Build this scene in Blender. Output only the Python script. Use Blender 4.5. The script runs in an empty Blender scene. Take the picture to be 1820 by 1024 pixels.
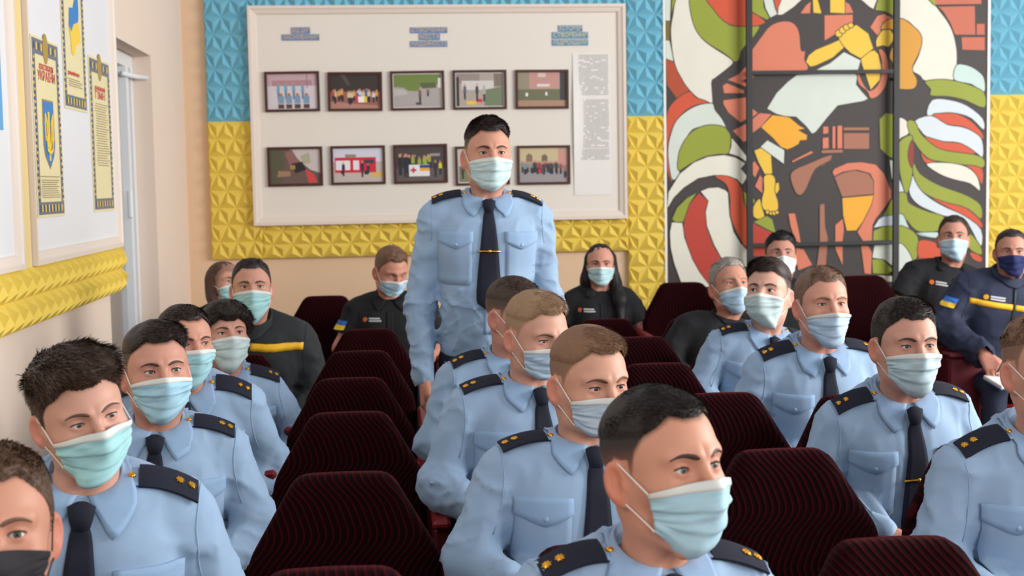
import bpy, math, random
import numpy as np
from mathutils import Vector, Matrix

# ------------------------------------------------------------------ camera, world, lights, exposure
SC = bpy.context.scene
COL = SC.collection
W_PX, H_PX, F_PX = 1820.0, 1024.0, 2400.0
YAW, PITCH, ROLL = 0.0895848, 0.0772619, -0.0176032
CAM_Z = 1.55
cy, sy, cp, sp = math.cos(YAW), math.sin(YAW), math.cos(PITCH), math.sin(PITCH)
FWD = np.array([sy*cp, cy*cp, -sp]); RGT = np.array([cy, -sy, 0.0]); UPV = np.cross(RGT, FWD)
c_, s_ = math.cos(ROLL), math.sin(ROLL)
RGT, UPV = c_*RGT + s_*UPV, -s_*RGT + c_*UPV
CAM = np.array([0.0, 0.0, CAM_Z])
cam_d = bpy.data.cameras.new('camera')
cam_d.sensor_width = 36.0
cam_d.lens = 36.0*F_PX/W_PX
cam_d.clip_start = 0.05
cam = bpy.data.objects.new('camera', cam_d)
COL.objects.link(cam)
cam.matrix_world = Matrix(((RGT[0], UPV[0], -FWD[0], 0), (RGT[1], UPV[1], -FWD[1], 0), (RGT[2], UPV[2], -FWD[2], CAM_Z), (0, 0, 0, 1)))
cam_d.dof.use_dof = True
cam_d.dof.focus_distance = 3.3
cam_d.dof.aperture_fstop = 6.3
SC.camera = cam

wd = bpy.data.worlds.new('daylight')
SC.world = wd
wd.use_nodes = True
wd.node_tree.nodes['Background'].inputs['Color'].default_value = (0.93, 0.96, 1.0, 1)
wd.node_tree.nodes['Background'].inputs['Strength'].default_value = 0.57

def area(name, loc, target, sx, sy_, power, color):
    l = bpy.data.lights.new(name, 'AREA'); l.shape = 'RECTANGLE'; l.size = sx; l.size_y = sy_
    l.energy = power; l.color = color
    o = bpy.data.objects.new(name, l); COL.objects.link(o); o.location = loc
    o.rotation_euler = (Vector(target)-Vector(loc)).to_track_quat('-Z', 'Y').to_euler()
    return o
area('assumed_daylight_right', (6.6, 3.2, 2.6), (0.4, 4.6, 0.9), 5.0, 2.2, 600, (1.0, 0.98, 0.95))  # added area lamp for assumed daylight from the right; no window is built there
area('fill_light_front', (2.6, -3.2, 2.9), (0.8, 4.5, 0.9), 3.0, 2.0, 130, (1.0, 0.98, 0.95))  # added soft lamp behind the camera, brightens the audience from the front
SC.view_settings.view_transform = 'Standard'
SC.view_settings.look = 'None'
SC.view_settings.exposure = 0.0
SC.view_settings.gamma = 1.0
SC.view_settings.use_curve_mapping = False

# ------------------------------------------------------------------ pixel rays (1820 x 1024 frame)
def ray(x, y):
    return RGT*((x-W_PX/2)/F_PX) - UPV*((y-H_PX/2)/F_PX) + FWD
def at_y(x, y, Y):
    d = ray(x, y); return CAM + d*(Y/d[1])
def proj(P):
    v = np.asarray(P, float)-CAM; d = v@FWD; return np.stack([W_PX/2+F_PX*(v@RGT)/d, H_PX/2-F_PX*(v@UPV)/d], -1)
def at_x(x, y, X):
    d = ray(x, y); return CAM + d*(X/d[0])

# ------------------------------------------------------------------ object helpers
def lin(r, g, b):
    f = lambda c: (c/255/12.92) if c <= 10 else (((c/255)+0.055)/1.055)**2.4
    return (f(r), f(g), f(b))
MATS = {}
def mat(name, col, rough=0.6, noise=0.0, nscale=30.0, bump=0.0, bscale=200.0, metal=0.0, sss=0.0, sheen=0.0, sheen_tint=None, spec=0.3, attr=None, coat=0.0):
    if name in MATS: return MATS[name]
    m = bpy.data.materials.new(name); m.use_nodes = True
    nt = m.node_tree; b = nt.nodes['Principled BSDF']
    b.inputs['Base Color'].default_value = (*col, 1); b.inputs['Roughness'].default_value = rough
    b.inputs['Metallic'].default_value = metal; b.inputs['Specular IOR Level'].default_value = spec
    if sss:
        b.inputs['Subsurface Weight'].default_value = sss
        b.inputs['Subsurface Radius'].default_value = (0.012, 0.005, 0.003)
        b.inputs['Subsurface Scale'].default_value = 0.6
    if sheen:
        b.inputs['Sheen Weight'].default_value = sheen; b.inputs['Sheen Roughness'].default_value = 0.4
        b.inputs['Sheen Tint'].default_value = (*(sheen_tint or (1, 1, 1)), 1)
    if coat: b.inputs['Coat Weight'].default_value = coat
    tc = nt.nodes.new('ShaderNodeTexCoord')
    src = None
    if attr:
        a = nt.nodes.new('ShaderNodeAttribute'); a.attribute_name = attr
        src = a.outputs['Color']
    if noise:
        n = nt.nodes.new('ShaderNodeTexNoise'); n.inputs['Scale'].default_value = nscale; n.inputs['Detail'].default_value = 4
        nt.links.new(tc.outputs['Object'], n.inputs['Vector'])
        mr = nt.nodes.new('ShaderNodeMapRange'); mr.inputs['To Min'].default_value = 1-noise; mr.inputs['To Max'].default_value = 1+noise
        nt.links.new(n.outputs['Fac'], mr.inputs['Value'])
        mx = nt.nodes.new('ShaderNodeMix'); mx.data_type = 'RGBA'; mx.blend_type = 'MULTIPLY'; mx.inputs['Factor'].default_value = 1
        if src: nt.links.new(src, mx.inputs['A'])
        else: mx.inputs['A'].default_value = (*col, 1)
        nt.links.new(mr.outputs['Result'], mx.inputs['B'])
        src = mx.outputs['Result']
    if src: nt.links.new(src, b.inputs['Base Color'])
    if bump:
        n2 = nt.nodes.new('ShaderNodeTexNoise'); n2.inputs['Scale'].default_value = bscale; n2.inputs['Detail'].default_value = 3
        nt.links.new(tc.outputs['Object'], n2.inputs['Vector'])
        bp = nt.nodes.new('ShaderNodeBump'); bp.inputs['Strength'].default_value = bump; bp.inputs['Distance'].default_value = 0.002
        nt.links.new(n2.outputs['Fac'], bp.inputs['Height']); nt.links.new(bp.outputs['Normal'], b.inputs['Normal'])
    MATS[name] = m
    return m

def mesh_obj(name, V, F, m, parent=None, smooth=False, mids=None, col=None):
    """V (n,3); F an (m,4)/(m,3) array or a list of polygons; m a material or a list; one mesh object"""
    V = np.asarray(V, np.float32)
    me = bpy.data.meshes.new(name)
    if isinstance(F, np.ndarray):
        k = F.shape[1]; nf = len(F)
        me.vertices.add(len(V)); me.vertices.foreach_set('co', V.ravel())
        me.loops.add(nf*k); me.loops.foreach_set('vertex_index', F.astype(np.int32).ravel())
        me.polygons.add(nf); me.polygons.foreach_set('loop_start', np.arange(0, nf*k, k, dtype=np.int32))
        me.update(calc_edges=True); me.validate()
    else:
        me.from_pydata(V.tolist(), [], [list(map(int, f)) for f in F]); me.update()
    for mm in (m if isinstance(m, (list, tuple)) else [m]): me.materials.append(mm)
    if mids is not None: me.polygons.foreach_set('material_index', np.asarray(mids, np.int32))
    if smooth: me.polygons.foreach_set('use_smooth', np.ones(len(me.polygons), bool))
    if col is not None:
        a = me.color_attributes.new('tint', 'FLOAT_COLOR', 'POINT')
        c4 = np.ones((len(V), 4), np.float32); c4[:, :3] = col
        a.data.foreach_set('color', c4.ravel())
    o = bpy.data.objects.new(name, me); COL.objects.link(o)
    if parent is not None: o.parent = parent
    return o

def tag(o, label=None, cat=None, group=None, kind=None):
    if label: o['label'] = label
    if cat: o['category'] = cat
    if group: o['group'] = group
    if kind: o['kind'] = kind
    return o
def empty(name, loc, rz=0.0):
    o = bpy.data.objects.new(name, None); COL.objects.link(o); o.empty_display_size = 0.1
    o.location = loc; o.rotation_euler = (0, 0, rz); return o

class MB:
    """collects polygons for one mesh"""
    def __init__(s): s.V = []; s.F = []; s.M = []
    def add(s, V, F, mid=0):
        o = len(s.V); s.V += [tuple(map(float, v)) for v in V]; s.F += [[i+o for i in f] for f in F]; s.M += [mid]*len(F)
    def box(s, a, b, mid=0, ch=0.0):
        x0, y0, z0 = a; x1, y1, z1 = b
        if ch <= 0:
            s.add([(x0,y0,z0),(x1,y0,z0),(x1,y1,z0),(x0,y1,z0),(x0,y0,z1),(x1,y0,z1),(x1,y1,z1),(x0,y1,z1)],
                  [(3,2,1,0),(4,5,6,7),(0,1,5,4),(1,2,6,5),(2,3,7,6),(3,0,4,7)], mid); return
        bm_pts = []; c = ch
        P = np.array([(x,y,z) for x in (x0,x1) for y in (y0,y1) for z in (z0,z1)], float)
        ce = P.mean(0); V = []
        for p in P:
            sgn = np.sign(ce-p)
            for ax in range(3):
                q = p + sgn*c; q[ax] = p[ax]; V.append(q)
        s.hull(V, mid)
    def hull(s, V, mid=0):
        import bmesh
        bm = bmesh.new(); vs = [bm.verts.new(v) for v in V]
        bmesh.ops.convex_hull(bm, input=vs); bm.verts.index_update()
        bm.verts.ensure_lookup_table()
        s.add([v.co for v in bm.verts], [[v.index for v in f.verts] for f in bm.faces], mid); bm.free()
    def grid(s, P, mid=0, flip=False, closed=False):
        P = np.asarray(P, float); n, k = P.shape[:2]; F = []
        for i in range(n-1):
            for j in range(k-(0 if closed else 1)):
                q = [i*k+j, i*k+(j+1) % k, (i+1)*k+(j+1) % k, (i+1)*k+j]
                F.append(q[::-1] if flip else q)
        s.add(P.reshape(-1, 3), F, mid)
    def tube(s, pts, r, n=8, mid=0, caps=True):
        pts = np.asarray(pts, float); m = len(pts); r = np.broadcast_to(r, (m,))
        T = np.gradient(pts, axis=0); T /= np.linalg.norm(T, axis=1)[:, None]+1e-12
        up = np.array([0, 0, 1.0]) if abs(T[0][2]) < 0.9 else np.array([1.0, 0, 0])
        R = []
        for i in range(m):
            a = np.cross(T[i], up); a /= np.linalg.norm(a)+1e-12; b = np.cross(T[i], a); up = -b if i < 0 else up
            R.append([pts[i]+r[i]*(math.cos(t)*a+math.sin(t)*b) for t in np.arange(n)*2*math.pi/n])
        o = len(s.V); s.grid(R, mid, closed=True, flip=True)
        if caps: s.F += [[o+j for j in range(n)], [o+(m-1)*n+j for j in range(n)][::-1]]; s.M += [mid]*2
    def build(s, name, m, parent=None, smooth=False):
        return mesh_obj(name, s.V, s.F, m, parent, smooth, s.M)

def slab(P, thick, dirv=None):
    """closed slab from a grid of top points P (n,k,3): bottom is P - thick*dir"""
    P = np.asarray(P, float); n, k = P.shape[:2]
    if dirv is None:
        du = np.gradient(P, axis=0); dv = np.gradient(P, axis=1); N = np.cross(du, dv); N /= np.linalg.norm(N, axis=2)[:, :, None]+1e-12
    else: N = np.broadcast_to(np.asarray(dirv, float), P.shape)
    Q = P - N*thick
    V = np.concatenate([P.reshape(-1, 3), Q.reshape(-1, 3)]); o = n*k; F = []
    for i in range(n-1):
        for j in range(k-1):
            a, b, c, d = i*k+j, (i+1)*k+j, (i+1)*k+j+1, i*k+j+1
            F.append([a, b, c, d]); F.append([o+d, o+c, o+b, o+a])
    ring = [(i, 0) for i in range(n)] + [(n-1, j) for j in range(1, k)] + [(i, k-1) for i in range(n-2, -1, -1)] + [(0, j) for j in range(k-2, 0, -1)]
    idx = [i*k+j for i, j in ring]
    for q in range(len(idx)):
        a, b = idx[q], idx[(q+1) % len(idx)]; F.append([b, a, o+a, o+b])
    return V, F

# ------------------------------------------------------------------ signed distance fields and a sparse surface-net mesher
f32 = np.float32
rs = np.random.RandomState(7)
NT = rs.rand(32, 32, 32).astype(f32)
def vnoise(p):
    i = np.floor(p).astype(np.int32); t = (p-i).astype(f32); t = t*t*(3-2*t)
    x0, y0, z0 = i[..., 0] & 31, i[..., 1] & 31, i[..., 2] & 31
    x1, y1, z1 = (x0+1) & 31, (y0+1) & 31, (z0+1) & 31
    a, b, c = t[..., 0], t[..., 1], t[..., 2]
    l = lambda u, v, w: u+(v-u)*w
    return l(l(l(NT[x0,y0,z0], NT[x1,y0,z0], a), l(NT[x0,y1,z0], NT[x1,y1,z0], a), b),
             l(l(NT[x0,y0,z1], NT[x1,y0,z1], a), l(NT[x0,y1,z1], NT[x1,y1,z1], a), b), c)
def V3(*a): return np.array(a, f32)
def ln(v): return np.sqrt((v*v).sum(-1))
def sph(p, c, r): return ln(p-V3(*c))-f32(r)
def ell(p, c, r):
    q = p-V3(*c); r = V3(*r); k0 = ln(q/r); k1 = ln(q/(r*r))+1e-9
    return k0*(k0-1)/k1
def rcone(p, a, b, ra, rb):
    a, b = V3(*a), V3(*b); ba = b-a; t = np.clip(((p-a)@ba)/f32(ba@ba), 0, 1)
    return ln(p-a-t[..., None]*ba)-(f32(ra)+f32(rb-ra)*t)
def smin(a, b, k):
    h = np.maximum(k-np.abs(a-b), 0)/k
    return np.minimum(a, b)-h*h*f32(k*0.25)
def smax(a, b, k): return -smin(-a, -b, k)
def sstep(x, a, b):
    t = np.clip((x-a)/(b-a), 0, 1); return t*t*(3-2*t)

def polygonize(f, lo, hi, h, margin=0.012):
    lo = np.asarray(lo, float); hi = np.asarray(hi, float); B = 8
    nb = np.ceil((hi-lo)/(h*B)).astype(int); N = nb*B+2
    g = np.stack(np.meshgrid(*[np.arange(n) for n in nb], indexing='ij'), -1).reshape(-1, 3)
    d = f((lo+(g*B+B/2)*h).astype(f32))
    g = g[np.abs(d) < B*h*0.87*1.1+margin]
    off = np.stack(np.meshgrid(*[np.arange(B+1)]*3, indexing='ij'), -1).reshape(-1, 3)
    VAL = []
    for s0 in range(0, len(g), 400):
        gi = g[s0:s0+400]*B
        VAL.append(f((lo+(gi[:, None, :]+off[None])*h).reshape(-1, 3).astype(f32)).reshape(len(gi), B+1, B+1, B+1))
    val = np.concatenate(VAL); ins = val < 0
    sm = sum(ins[:, a:a+B, b:b+B, c:c+B].astype(np.int8) for a in (0, 1) for b in (0, 1) for c in (0, 1))
    bi, ci, cj, ck = np.nonzero((sm > 0) & (sm < 8))
    corners = [(a, b, c) for a in (0, 1) for b in (0, 1) for c in (0, 1)]
    cv = np.stack([val[bi, ci+a, cj+b, ck+c] for a, b, c in corners], 1)
    acc = np.zeros((len(bi), 3)); cnt = np.zeros(len(bi))
    for i in range(8):
        for j in range(i+1, 8):
            A, Bc = np.array(corners[i]), np.array(corners[j])
            if np.abs(A-Bc).sum() != 1: continue
            m = (cv[:, i] < 0) != (cv[:, j] < 0)
            t = np.where(m, cv[:, i]/(cv[:, i]-cv[:, j]+1e-20), 0)
            acc += np.where(m[:, None], A+(Bc-A)*t[:, None], 0); cnt += m
    gc = g[bi]*B+np.stack([ci, cj, ck], 1)
    V = lo+(gc+acc/cnt[:, None])*h
    key = (gc[:, 0]*N[1]+gc[:, 1])*N[2]+gc[:, 2]
    order = np.argsort(key); key = key[order]; V = V[order]
    quads = []
    for ax in range(3):
        sl = [slice(0, B)]*3; sl2 = list(sl); sl2[ax] = slice(1, B+1)
        a = ins[(slice(None), *sl)]; b = ins[(slice(None), *sl2)]
        q = np.nonzero(a != b); p = g[q[0]]*B+np.stack(q[1:], 1); inside = a[q]
        e1 = np.zeros(3, int); e1[(ax+1) % 3] = 1; e2 = np.zeros(3, int); e2[(ax+2) % 3] = 1
        ks = [((c[:, 0]*N[1]+c[:, 1])*N[2]+c[:, 2]) for c in (p-e1-e2, p-e2, p, p-e1)]
        ix = [np.clip(np.searchsorted(key, k), 0, len(key)-1) for k in ks]
        ok = np.all([key[i] == k for i, k in zip(ix, ks)], axis=0)
        Q = np.stack(ix, 1); Q[~inside] = Q[~inside][:, ::-1]; quads.append(Q[ok])
    return V, np.concatenate(quads)

def grad(f, p, e=0.002):
    p = np.asarray(p, f32); out = np.empty(p.shape, f32)
    for a in range(3):
        q = p.copy(); q[..., a] += e; r = p.copy(); r[..., a] -= e; out[..., a] = f(q)-f(r)
    return out/(ln(out)[..., None]+1e-9)
def march(f, P, D, off=0.0, n=40, mx=0.6):
    """move each point along D until the field equals off"""
    P = np.asarray(P, f32).copy(); D = np.broadcast_to(np.asarray(D, f32), P.shape); t = np.zeros(P.shape[:-1], f32)
    for _ in range(n):
        d = f((P+D*t[..., None]).reshape(-1, 3)).reshape(t.shape)-off
        t = np.clip(t+d*0.8, -0.05, mx)
    return P+D*t[..., None]
def push(f, P, off):
    P = np.asarray(P, f32).copy(); sh = P.shape; P = P.reshape(-1, 3)
    for _ in range(3):
        d = f(P); m = np.maximum(off-d, 0); P += grad(f, P)*m[:, None]
    return P.reshape(sh)
def normals(V, F):
    a, b, c, d = (V[F[:, i]] for i in range(4)); n = np.cross(c-a, d-b); out = np.zeros_like(V)
    for i in range(4): np.add.at(out, F[:, i], n)
    return out/(np.linalg.norm(out, axis=1)[:, None]+1e-12)
# ------------------------------------------------------------------ the head (origin between the ears at eye height, face towards -Y)
EYE = (0.0315, -0.0715, 0.0)
def sd_head(p):
    q = p.copy(); q[..., 0] = np.abs(q[..., 0])
    d = ell(q, (0, .012, .036), (.0745, .094, .083))
    d = smin(d, ell(q, (0, -.028, .0), (.0625, .062, .088)), .04)
    d = smin(d, ell(q, (0, -.030, -.070), (.050, .052, .042)), .03)
    d = smin(d, rcone(q, (.055, .002, -.030), (.045, -.012, -.078), .016, .013), .03)
    d = smin(d, rcone(q, (.045, -.012, -.078), (.014, -.074, -.104), .015, .013), .025)
    d = smin(d, sph(q, (0, -.075, -.101), .017), .02)
    d = smin(d, ell(q, (.046, -.052, -.030), (.020, .026, .018)), .025)
    d = smin(d, rcone(q, (0, .020, -.05), (0, .036, -.175), .052, .057), .03)           # neck
    d = smin(d, rcone(q, (.05, .03, -.05), (.018, -.012, -.16), .012, .012), .03)
    d = smin(d, rcone(q, (.010, -.0890, .0180), (.046, -.0708, .0205), .0105, .0085), .014)  # brow ridge
    # eye sockets
    d = smax(d, -ell(q, (.0330, -.097, .001), (.0205, .016, .0135)), .016)
    # nose
    d = smin(d, rcone(q, (0, -.0855, .014), (0, -.1075, -.031), .0065, .0105), .012)
    d = smin(d, ell(q, (.0115, -.0975, -.0345), (.0075, .0105, .0075)), .010)
    d = smax(d, -ell(q, (.0065, -.1005, -.0425), (.0035, .006, .004)), .003)
    # lids round the eyeball, cut by an almond opening
    lid = sph(q, EYE, .0147)
    d = smin(d, lid, .005)
    ex = (q[..., 0]-EYE[0])/.0138
    zt = .0046*(1-ex*ex)+.0009*ex; zb = -.0038*(1-ex*ex)+.0009*ex
    zz = q[..., 2]-EYE[2]
    alm = np.maximum(np.maximum(zz-zt, zb-zz), np.maximum(np.abs(q[..., 0]-EYE[0])-.0138, q[..., 1]+.067))
    d = smax(d, -alm, .0012)
    # lips
    d = smin(d, rcone(q, (0, -.0905, -.0615), (.021, -.080, -.0630), .0050, .002), .006)
    d = smin(d, rcone(q, (0, -.0885, -.0705), (.019, -.079, -.0650), .0055, .002), .006)
    # ears
    ca, sa = math.cos(.42), math.sin(.42)
    e = q-V3(.0755, .014, -.012)
    u = np.stack([e[..., 0]*ca-e[..., 1]*sa, e[..., 0]*sa+e[..., 1]*ca, e[..., 2]-e[..., 1]*.18], -1)
    ear = ell(u, (.003, .004, .0), (.0085, .0185, .0315))
    ear = smin(ear, ell(u, (.0015, -.003, -.026), (.006, .010, .011)), .008)
    ear = smax(ear, -ell(u, (.0120, .0015, .003), (.0098, .0130, .0225)), .004)
    ear = smin(ear, rcone(u, (.0015, .0075, .015), (.002, .008, -.008), .0028, .0030), .003)
    ear = smax(ear, -ell(u, (.009, -.003, -.006), (.0085, .0065, .0085)), .003)
    ear = smin(ear, ell(u, (.004, -.012, -.004), (.004, .004, .006)), .004)
    d = smin(d, ear, .008)
    return d
HEADS = {}
def head_mesh(h):
    if h not in HEADS:
        V, F = polygonize(sd_head, (-.115, -.135, -.190), (.115, .125, .135), h)
        keep = V[:, 2] > -.170
        F = F[keep[F].all(1)]
        used = np.zeros(len(V), bool); used[F.ravel()] = True
        idx = np.cumsum(used)-1; V = V[used]; F = idx[F]
        HEADS[h] = (V, F, normals(V, F))
    return HEADS[h]

def hairline(V, front=.070, temple=.040, nape=-.055):
    """signed height above the hairline (positive = scalp with hair)"""
    x, y, z = np.abs(V[:, 0]), V[:, 1], V[:, 2]
    yy = [-.12, -.082, -.062, -.042, -.027, -.017, -.002, .006, .020, .036, .06, .13]
    zz = [front+.004, front, front-.006, temple+.004, temple-.018, -.004, -.014, .018, .020, -.020, nape, nape-.012]
    zl = np.interp(y, yy, zz)
    fr = np.clip((-.035-y)/.03, 0, 1)
    zl = zl+fr*.010*np.clip(1-np.abs(x-.034)/.018, 0, 1)     # receding corners
    r = z-zl
    r[(x > .073) & (z < .022) & (z > -.05) & (y > -.012) & (y < .045)] = -.01
    return r

def surf_profile():
    """radius of the face below the eyes, by angle and height, pulled taut like cloth"""
    th = np.linspace(-1, 1, 33)*math.radians(66); zs = np.linspace(-.010, -.128, 40)
    T, Z = np.meshgrid(th, zs, indexing='ij')
    D = np.stack([np.sin(T), -np.cos(T), 0*T], -1).astype(f32)
    P = np.stack([0*T, 0*T-.012, Z], -1)+D*.17
    hit = march(sd_head, P, -D, .003, 60, .2)
    r = ln((hit-np.stack([0*T, 0*T-.012, Z], -1))[..., :2])
    for i in range(r.shape[0]):                                # upper concave envelope down each column
        pts = list(zip(-zs, r[i])); hull = []
        for p in pts:
            while len(hull) > 1 and (hull[-1][0]-hull[-2][0])*(p[1]-hull[-2][1])-(hull[-1][1]-hull[-2][1])*(p[0]-hull[-2][0]) >= 0: hull.pop()
            hull.append(p)
        r[i] = np.interp(-zs, [h[0] for h in hull], [h[1] for h in hull])
    for _ in range(10):
        s = r.copy(); s[1:-1] = (r[:-2]+r[2:]+r[1:-1])/3
        r = np.maximum(r, s)
    for _ in range(2): r[1:-1] = (r[:-2]+2*r[1:-1]+r[2:])/4
    return th, zs, r
PROF = surf_profile()
def prof(T, Z):
    th, zs, r = PROF
    a = np.clip((T-th[0])/(th[1]-th[0]), 0, len(th)-1.001); b = np.clip((Z-zs[0])/(zs[1]-zs[0]), 0, len(zs)-1.001)
    i, j = a.astype(int), b.astype(int); a, b = a-i, b-j
    return (r[i, j]*(1-a)*(1-b)+r[i+1, j]*a*(1-b)+r[i, j+1]*(1-a)*b+r[i+1, j+1]*a*b)
def mask_grid(nu, nv, seed, drop=0.0, v0=0.0, v1=1.0, off=.0035, wmax=61):
    u = np.linspace(-1, 1, nu); v = np.linspace(v0, v1, nv); U, Vv = np.meshgrid(u, v, indexing='ij')
    T = U*math.radians(wmax)
    zt = -.0165-drop-.012*np.abs(U)**1.5; zb = -.1235-drop*.3+.040*np.abs(U)**1.7
    Z = zt+(zb-zt)*Vv
    r = prof(T, Z)+off
    r = r-.016*np.clip((Vv-.86)/.14, 0, 1)**2*(1-np.abs(U)**2)
    fade = np.clip((1-np.abs(U))/.25, 0, 1); body = np.clip((Vv-.15)/.06, 0, 1)*np.clip((.9-Vv)/.06, 0, 1)
    ph = (Vv-.17)*3.6
    saw = (ph-np.floor(ph))
    rr = np.random.RandomState(seed)
    r = r+.0042*np.minimum(saw*1.15, (1-saw)*6)*body*(.35+.65*fade)+.004*np.exp(-(U/.10)**2)*np.clip(1-Vv*1.3, 0, 1)
    nz = vnoise(np.stack([U*4+seed*1.7, Vv*5, 0*U+seed], -1).astype(f32))-.5
    nz2 = vnoise(np.stack([U*3+Vv*2+seed, Vv*13+U*2, 0*U+seed*.3], -1).astype(f32))-.5
    r = r+(nz*.006+nz2*.0060)*np.clip((Vv-.12)/.1, 0, 1)
    return np.stack([r*np.sin(T), -.012-r*np.cos(T), Z], -1)
def ang_mat(yaw, pitch=0.0, roll=0.0):
    """yaw turns the face towards +X, pitch lowers it, roll tips the crown towards +X"""
    cz, sz = math.cos(yaw), math.sin(yaw); cx, sx = math.cos(pitch), math.sin(pitch); cr, sr = math.cos(roll), math.sin(roll)
    Rz = np.array([[cz, -sz, 0], [sz, cz, 0], [0, 0, 1]])
    Rx = np.array([[1, 0, 0], [0, cx, -sx], [0, sx, cx]])
    Ry = np.array([[cr, 0, sr], [0, 1, 0], [-sr, 0, cr]])
    return Rz@Rx@Ry

SKIN = mat('skin', (1, 1, 1), .5, noise=.05, nscale=60, sss=.12, attr='tint', spec=.35)
EYE_M = [mat('eye_white', lin(214, 208, 204), .25), mat('eye_iris', lin(92, 98, 88), .25), mat('eye_pupil', (.01, .01, .012), .2)]
EYE_D = [EYE_M[0], mat('eye_iris_brown', lin(70, 48, 34), .25), EYE_M[2]]
LASH = mat('eyelash', lin(50, 38, 34), .8)
MBAND = mat('mask_band', lin(214, 216, 212), .8, noise=.03, nscale=80)
LOOP = mat('mask_cord', lin(236, 234, 226), .7)
def mask_mat(c): return mat('mask_cloth_%d_%d_%d' % c, lin(*c), .82, noise=.05, nscale=90, bump=.25, bscale=420)
def hair_mat(c): return mat('hair_%d_%d_%d' % c, lin(*c), .55, noise=.25, nscale=160, spec=.3)

def build_head(P, parent, xf, neck_xf):
    """P: parameter dict; xf maps head space to the person's space; neck_xf maps the neck's base. Returns skin verts/faces/tints"""
    h = P.get('h', .0034); V, F, N = head_mesh(h)
    sx, sz_ = P.get('wide', 1.0), P.get('long', 1.0)
    def shp(Q):
        Q = np.asarray(Q, float).copy()
        lowz = np.clip(-Q[..., 2]/.12, 0, 1)
        Q[..., 0] *= sx*(1+P.get('jaw', 0.0)*lowz); Q[..., 2] *= sz_
        return Q
    def place(Q):
        Q = np.asarray(Q, float); w = sstep(Q[..., 2], -.150, -.075)[..., None]; S = shp(Q)
        return xf(S)*w+neck_xf(S)*(1-w)
    sk = np.array(lin(*P.get('skin', (205, 158, 138))))*np.array([.90, .85, .81])
    col = np.tile(sk, (len(V), 1))
    x, y, z = np.abs(V[:, 0]), V[:, 1], V[:, 2]
    def blend(m, c): col[:] = col*(1-m[:, None])+np.array(c)*m[:, None]
    red = lin(*[max(0, c-d) for c, d in zip(P.get('skin', (205, 158, 138)), (6, 42, 42))])
    blend(.55*np.clip((x-.073)/.008, 0, 1)*(np.abs(z+.012) < .05), red)                       # ears
    blend(.35*np.exp(-(ln(np.stack([x, y+.108, z+.033], -1))/.018)**2), red)                  # nose
    blend(.25*np.exp(-(ln(np.stack([x-.045, y+.065, z+.035], -1))/.022)**2), red)             # cheeks
    blend(.6*np.exp(-((x/.022)**2+((y+.092)/.012)**2+((z+.066)/.007)**2)), lin(165, 95, 90))  # lips
    blend(.35*np.exp(-(((x-.0315)/.018)**2+((y+.083)/.012)**2+((z-.0)/.009)**2)), red)        # lids
    hc = P.get('hair_col', (62, 46, 38)); hl = hairline(V, P.get('front', .070), P.get('temple', .040), P.get('nape', -.055))
    stub = P.get('stubble', .55)
    lowf = P.get('side', .003) <= .0027; blend(np.clip((hl+.006)/.014, 0, 1)*((.14+.86*sstep(V[:, 2], -.035, P.get('fade0', .045)+.006)) if lowf else stub*(.5+.5*sstep(V[:, 2], -.03, .03))), lin(*hc))
    hm = hair_mat(hc)
    # ---- hair: a thin cap following the scalp plus single strands
    top, side = P.get('top', .014), P.get('side', .003)
    fade = sstep(V[:, 2], P.get("fade0", .045), P.get("fade1", .10))
    tk = (side*(1 if side > .0027 else sstep(fade, .03, .35))+(top-side)*fade)*np.clip(hl/(.012+.35*top), 0, 1)**.8+.0003
    fr = np.clip((-.03-y)/.05, 0, 1)
    tk = tk*(1+P.get('quiff', .0)*fr)
    nzv = vnoise((V*55+P['seed']*3.1).astype(f32))-.5
    inhair = hl > (.0 if side > .0027 else .004)
    if side <= .0027: inhair &= fade > .04
    HV = V+N*(tk*(1+.25*nzv))[:, None]
    flow = np.stack([P.get('sweep', .25)+0*x, -np.ones_like(x)*.9, -.25+0*x], -1)*fade[:, None]+np.stack([0*x, .25+0*x, -1+0*x], -1)*(1-fade[:, None])
    HV = HV+flow*(tk*P.get('lay', .35))[:, None]
    ff = F[inhair[F].all(1)]
    n0 = P.get('strands', 2500)
    rr = np.random.RandomState(P['seed'])
    cen = V[ff].mean(1) if len(ff) else np.zeros((0, 3))
    VV = [HV]; FF = [ff]
    if len(ff) and n0:
        pick = rr.randint(0, len(ff), n0); uv = rr.rand(n0, 4); uv /= uv.sum(1)[:, None]
        root = (HV[ff[pick]]*uv[..., None]).sum(1); nn = (N[ff[pick]]*uv[..., None]).sum(1)
        fl = (flow[ff[pick]]*uv[..., None]).sum(1); t = (tk[ff[pick]]*uv).sum(1)
        nz3 = np.stack([vnoise((root*38+s+P['seed']).astype(f32)) for s in (0, 9.3, 17.1)], -1)-.5
        up = P.get("spike", .30)
        d = nn*up+fl*(1-up*.5)+nz3*.8+rr.randn(n0, 3)*.10; d /= np.linalg.norm(d, axis=1)[:, None]
        L = np.minimum(t*(.45+.45*rr.rand(n0)), .03)+.0012
        sd_ = np.cross(d, nn); sd_ /= np.linalg.norm(sd_, axis=1)[:, None]+1e-9
        wdt = P.get('sw', .0011)
        r0 = root-nn*.001; mid = root+d*(L*.55)[:, None]; tip = root+(d*1.0+fl*.25)*L[:, None]
        Q = np.stack([r0-sd_*wdt, r0+sd_*wdt, mid+sd_*wdt*.8, mid-sd_*wdt*.8, tip+sd_*wdt*.15, tip-sd_*wdt*.15], 1).reshape(-1, 3)
        b = len(HV)+np.arange(n0)[:, None]*6
        VV.append(Q); FF.append(np.concatenate([b+np.array([0, 1, 2, 3]), b+np.array([3, 2, 4, 5])]))
    hv = np.concatenate(VV); hf = np.concatenate(FF).astype(int)
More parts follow.
